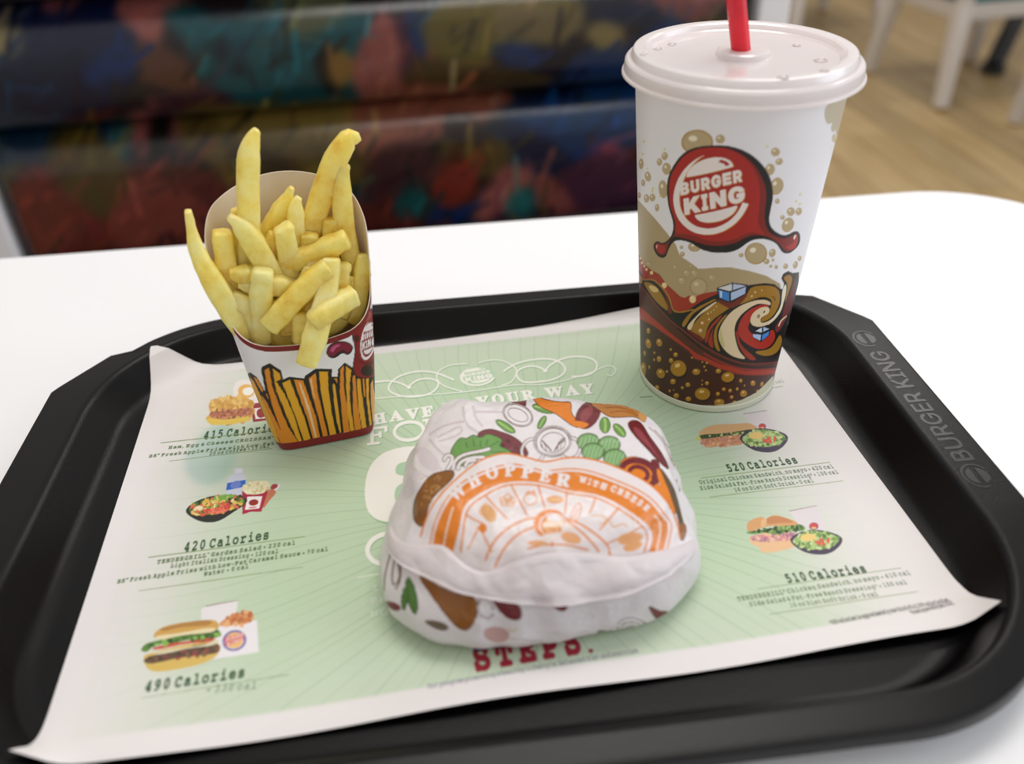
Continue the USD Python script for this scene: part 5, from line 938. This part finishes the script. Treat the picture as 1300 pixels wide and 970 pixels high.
# splat with the emblem, on the right-hand curve, and its droplet
kc.z(400, 380, 8.09)
F([(560, 95), (620, 110), (700, 300), (700, 700), (600, 800), (540, 812), (440, 805), (395, 760), (390, 660), (405, 560), (400, 470), (382, 380), (390, 310), (430, 220), (490, 140)], KB); F([(556, 112), (620, 120), (680, 300), (690, 690), (600, 790), (535, 802), (450, 796), (405, 750), (402, 660), (416, 560), (410, 470), (394, 380), (402, 310), (440, 230), (498, 150)], (132, 24, 26)); F([(545, 118), (575, 130), (570, 190), (500, 240), (430, 280), (460, 220), (510, 150)], (166, 70, 70)); F([(470, 740), (510, 680), (580, 690), (590, 770), (510, 785)], (46, 22, 16)); F([(400, 385), (440, 370), (445, 430), (420, 440)], (66, 24, 20)); F([(420, 580), (480, 640), (560, 640), (600, 620), (600, 660), (500, 670)], (96, 18, 22))
logo(kc, lambda x, y: (548 + 92 * x * 0.9 + 14 * y, 420 - 200 * y - 40 * x), (234, 224, 226), (132, 24, 26), weight=0.04)
F([(118, 540), (140, 480), (200, 440), (280, 430), (350, 448), (388, 490), (370, 545), (330, 570), (290, 555), (240, 580), (190, 605), (140, 590)], KB); F([(130, 540), (150, 488), (205, 455), (280, 444), (345, 460), (376, 495), (358, 535), (330, 550), (290, 530), (230, 560), (180, 585), (146, 575)], (124, 18, 48)); F([(160, 530), (180, 490), (230, 465), (260, 475), (215, 500), (185, 540)], (190, 80, 130)); F([(200, 570), (240, 540), (290, 520), (330, 540), (290, 532), (230, 562)], (70, 10, 22))
kq = kuv.reshape(-1, 2).copy(); far = (kq[:, 0] < -1.35) | (kq[:, 0] > 1.75); kq[far, 0] = -(0.55 + np.abs((np.abs(kq[far, 0]) - 1.35) % 1.6 - 0.8))
cols = kc.sample(kq, 0.8).reshape(KP.shape)
front_ = np.abs(PH) < math.radians(112); lipd = rimz(PH) - ZC
cols[(lipd < 0.0030) & front_] = lin(KR_); cols[(ZC < 0.0048)] = lin((128, 28, 30))
card_mat = ink_mat('carton_board', 0.4, 0.45)
kf = grid_faces(460, 250, True)
km = trimesh.Trimesh(KP.reshape(-1, 3), kf, process=False)
cenK = K0 + (0, 0, 0.05)
if ((KP.reshape(-1, 3)[kf[:, 0]] - cenK) * km.face_normals).sum(1).mean() < 0: kf = kf[:, ::-1]
obj('carton_shell', trimesh.Trimesh(KP.reshape(-1, 3), kf, process=False), card_mat, carton, colors=cols.reshape(-1, 3))
board = mat('bare_board', L(224, 211, 196), 0.7, 0.3, vary=(60.0, L(215, 200, 182)))
PI_, ZI, KI = card_grid(200, 60, 0.00055, 0.0); fi = grid_faces(200, 60, True)
obj('board_lining', trimesh.Trimesh(KI.reshape(-1, 3), fi if kf[0][1] > kf[0][2] else fi[:, ::-1], process=False), board, carton, smooth=True, label='bare tan inside of the carton')
lipo = np.stack([carton_xyz(PI_[:, 0], rimz(PI_[:, 0]), 0.0), carton_xyz(PI_[:, 0], rimz(PI_[:, 0]) + 0.0002, 0.00028), carton_xyz(PI_[:, 0], rimz(PI_[:, 0]), 0.00055)], 1).reshape(-1, 3)
obj('cut_edge', trimesh.Trimesh(lipo, grid_faces(200, 3, True), process=False), board, carton, smooth=False)
ring0 = carton_xyz(np.linspace(-math.pi, math.pi, 200, endpoint=False), np.zeros(200)); up_ = np.array((0, 0, 1.0))
obj('carton_base', rings([ring0, carton_xyz(np.linspace(-math.pi, math.pi, 200, endpoint=False), np.zeros(200), 0.0003) + up_ * 0.004], True, True), mat('dark_red_board', L(128, 28, 30), 0.5), carton)

# ------------------------------------------------------------------ french fries
def fry_mat(name, c1, c2, c3):
    return usdkit.material(stage, '/World/Looks/' + name, {'g': ('texture_coordinate', {}), 'n': ('noise_texture', {'scale': 95.0, 'detail': 4.0, 'roughness': 0.6}), 'r': ('rgb_ramp', {'ramp': [(0.28, c3), (0.46, c2), (0.62, c1)]}),
        'n2': ('noise_texture', {'scale': 1400.0, 'detail': 3.0}), 'b': ('bump', {'strength': 0.55, 'distance': 0.0004}),
        'p': ('principled_bsdf', {'roughness': 0.42, 'specular_ior_level': 0.5, 'subsurface_weight': 0.45, 'subsurface_scale': 0.004, 'subsurface_radius': (1.0, 0.62, 0.2)})},
        [('g.object', 'n.vector'), ('n.fac', 'r.fac'), ('r.color', 'p.base_color'), ('g.object', 'n2.vector'), ('n2.fac', 'b.height'), ('b.normal', 'p.normal')], surface='p.BSDF')
FM = [fry_mat('fry_pale', L(255, 232, 146), L(253, 220, 118), L(243, 198, 86)), fry_mat('fry_golden', L(255, 223, 122), L(249, 206, 94), L(232, 170, 58)), fry_mat('fry_browned', L(244, 208, 98), L(232, 184, 70), L(206, 142, 44))]
def fry(pts, w, v, label, m=0, seed=0, blunt=True):
    """pts: photo points (crop coordinates), w: width there, v: how far behind the carton's middle (metres)."""
    pts, w, v = np.array(pts, float), np.broadcast_to(np.array(w, float), len(pts)), np.broadcast_to(np.array(v, float), len(pts))
    px = pts / 4.04 + (210, 140)
    P = np.array([on_plane(px[i], K0 + kv * v[i], kv) for i in range(len(px))]); dist = np.linalg.norm(P - EYE, axis=1); W = 1.05 * w / 4.04 * dist / FPX
    s = np.linspace(0, 1, len(P)); u = np.linspace(0, 1, 18)
    C_ = CubicSpline(s, P)(u) if len(P) > 2 else P[0] + u[:, None] * (P[-1] - P[0]); Wd = np.interp(u, s, W)
    T = np.gradient(C_, axis=0); T /= np.linalg.norm(T, axis=1, keepdims=True)
    side = np.cross(T, kv); side /= np.linalg.norm(side, axis=1, keepdims=True); dep = np.cross(side, T)
    r_ = np.random.default_rng(100 + seed); tw_ = r_.uniform(-0.16, 0.16) + u * r_.uniform(-0.2, 0.2)
    a = np.linspace(0, 2 * np.pi, 20, endpoint=False); n = 5.5; rr = (np.abs(np.cos(a)) ** n + np.abs(np.sin(a)) ** n) ** (-1 / n); X_, Y_ = rr * np.cos(a), rr * np.sin(a)
    D = np.clip(Wd * 0.95, 0.0042, 0.0088)
    out = []
    for i in range(18):
        k = 1 + 0.06 * (meshkit.noise(np.array([[i * 0.6, seed * 1.7, 3.0]]))[0] - 0.5) * 2
        c, s_2 = math.cos(tw_[i]), math.sin(tw_[i]); x = X_ * Wd[i] / 2 * k; y = Y_ * D[i] / 2 * k
        out.append(C_[i] + (c * x - s_2 * y)[:, None] * side[i] + (s_2 * x + c * y)[:, None] * dep[i])
    def cap(i, sgn):
        ring, c0 = out[i], C_[i]; e = min(Wd[i], 0.008) * 0.12
        return [c0 + (ring - c0) * 0.90 + sgn * T[i] * e * 0.8, c0 + (ring - c0) * 0.62 + sgn * T[i] * e * 1.25]
    h, t = cap(0, -1), cap(-1, 1)
    out = h[::-1] + out + t
    me = rings(out, True, True); vv = me.vertices.copy()
    nn = trimesh.Trimesh(vv, me.faces, process=False).vertex_normals
    vv += nn * ((meshkit.fbm(vv * 420 + seed * 3.1, 3, seed) - 0.5) * 0.0011)[:, None]
    p = thing('french_fry', label, 'french fry', 'french fries in the carton', loc=K0)
    obj('fry_stick', trimesh.Trimesh(vv - K0, me.faces, process=False), FM[m], p, smooth=50)
B5 = 889.0    # rows of the lower crop follow the upper one
fry([(468, 102), (448, 150), (425, 260), (424, 420), (424, 640), (418, 840)], [24, 66, 98, 102, 100, 90], 0.008, 'tallest upright fry with a slanted pointed tip, left of centre', 0, 1)
fry([(978, 158), (940, 150), (880, 240), (815, 400), (760, 560), (715, 720), (690, 860)], [48, 92, 108, 108, 106, 104, 90], 0.0125, 'long thick golden fry leaning right with a hooked browned tip', 1, 2)
fry([(918, 285), (905, 420), (920, 600), (950, 740), (985, 900)], [52, 92, 100, 92, 84], [0.010, 0.010, 0.009, 0.008, 0.007], 'long rough-edged fry standing along the right wall of the carton', 1, 3)
fry([(648, 396), (600, 500), (535, 620), (480, 760)], [20, 74, 86, 80], 0.014, 'pointed fry leaning against the bare back board, between the two tallest fries', 1, 4)
fry([(684, 448), (668, 540), (668, 700), (660, 860)], [24, 76, 92, 86], 0.0085, 'slim pointed upright fry in the middle, just behind the flat-topped one', 0, 5)
fry([(602, 602), (622, 700), (640, 880), (650, 1000)], [92, 96, 92, 84], 0.0025, 'flat-topped pale fry standing in the very middle', 0, 6)
fry([(330, 548), (400, 610), (470, 710), (545, 850), (590, 960)], [30, 92, 108, 108, 90], 0.0005, 'pale fry slanting from upper left down to the middle', 0, 7)
fry([(292, 630), (305, 760), (330, 920), (350, 1050)], [86, 96, 98, 88], [0.004, 0.003, 0.001, 0.0], 'short square-ended fry standing by the left wall of the carton', 1, 8)
fry([(116, 520), (135, 620), (170, 740), (240, 870), (330, 1020), (420, 1150)], [30, 46, 74, 98, 108, 96], [-0.001, -0.001, -0.002, -0.005, -0.008, -0.009], 'long fry leaning out over the left edge of the carton', 0, 9)
fry([(925, 662), (850, 695), (760, 735), (650, 775), (560, 800)], [84, 96, 98, 92, 80], [-0.001, 0.0, 0.001, 0.002, 0.003], 'fry lying almost level across the right half', 1, 10)
fry([(830, 812), (750, 880), (640, 990), (535, 1105)], [88, 102, 106, 104], [-0.0105, -0.012, -0.014, -0.0155], 'front fry slanting down to the left with a blunt golden end', 1, 11)
fry([(500, 825), (492, 920), (488, 1040), (500, 1180)], [96, 106, 100, 86], [-0.0075, -0.0085, -0.010, -0.011], 'pale upright fry at the front, left of the slanting one', 0, 12)
fry([(850, 770), (836, 890), (800, 1040), (768, 1160), (728, 1290)], [84, 98, 104, 116, 104], [-0.007, -0.012, -0.0195, -0.0245, -0.0265], 'fry hanging out over the front edge of the carton', 0, 13)
fry([(965, 950), (900, 985), (830, 1030), (760, 1085)], [92, 104, 104, 90], [-0.012, -0.0155, -0.0205, -0.0235], 'short pale fry crossing over the one that hangs out in front', 0, 14)
fry([(1010, 745), (1005, 850), (985, 980), (950, 1080)], [60, 84, 84, 70], [0.0035, 0.001, -0.003, -0.006], 'short fry wedged against the right wall, low down', 1, 15)
fry([(335, 838), (400, 845), (470, 870)], [42, 92, 96], [-0.0045, -0.004, -0.002], 'stubby pointed fry end poking left, under the slanting pale fry', 1, 16)
fry([(378, 895), (430, 905), (500, 930)], [26, 60, 64], [-0.0065, -0.006, -0.004], 'thin fry tip just below the stubby left one', 0, 17)
fry([(345, 955), (400, 990), (450, 1060), (470, 1160)], [60, 90, 90, 80], [-0.007, -0.0075, -0.009, -0.010], 'fry end low at the left, beside the front upright fry', 0, 18)
fry([(690, 1050), (692, 1110), (698, 1180)], [84, 88, 84], [-0.0145, -0.0155, -0.016], 'small square-ended fry low at the front edge, beside the hanging one', 1, 19)
fry([(545, 900), (610, 905), (680, 940)], [90, 94, 86], [-0.006, -0.005, -0.003], 'blunt block of fry tucked behind the front slanting one', 0, 20)
fry([(842, 565), (846, 640), (850, 760), (855, 900)], [62, 74, 78, 74], 0.0075, 'short brownish upright fry behind the level one, at right', 2, 21)
fry([(735, 808), (715, 880), (690, 980)], [40, 66, 72], [-0.004, -0.005, -0.006], 'small fry tip behind the top of the front slanting fry', 1, 22)
fry([(358, 512), (380, 620), (392, 780), (395, 920)], [44, 62, 66, 66], 0.0115, 'narrow fry hidden behind the tallest one, at its left', 1, 23)
fry([(560, 640), (545, 720), (560, 860)], [60, 74, 74], 0.0055, 'golden fry sunk behind the flat-topped middle fry', 2, 24)
for q, (p, w, v, lb) in enumerate([
    ([(905, 790), (890, 900), (860, 1030)], 84, [-0.001, -0.004, -0.008], 'shaded fry behind the hanging one, right of the middle'),
    ([(930, 860), (925, 960), (900, 1060)], 66, [0.000, -0.004, -0.009], 'dark fry deep in the right side of the carton'),
    ([(770, 780), (760, 900), (740, 1050)], 90, [-0.0005, -0.004, -0.009], 'buried fry under the level one'),
    ([(620, 900), (620, 1000), (640, 1140)], 90, [-0.003, -0.007, -0.012], 'buried fry between the front upright and front slanting fries'),
    ([(400, 940), (430, 1030), (470, 1130)], 90, [-0.002, -0.005, -0.009], 'buried fry at the left, under the long overhanging one'),
    ([(470, 960), (560, 1020), (650, 1110)], 84, [-0.005, -0.009, -0.013], 'buried fry end lowest at the front left'),
    ([(300, 900), (350, 980), (410, 1080)], 84, [0.000, -0.003, -0.007], 'buried fry along the lower left wall'),
    ([(440, 1090), (560, 1150), (680, 1190)], 92, [-0.006, -0.008, -0.010], 'fry lying deep behind the front edge'),
    ([(700, 1130), (800, 1120), (900, 1060)], 90, [-0.008, -0.008, -0.006], 'fry lying deep behind the hanging one'),
    ([(740, 640), (735, 760), (720, 900)], 84, 0.006, 'shaded fry between the middle fries and the long hooked one')]):
    fry(p, w, v, lb, 2 if q % 2 else 1, 40 + q)
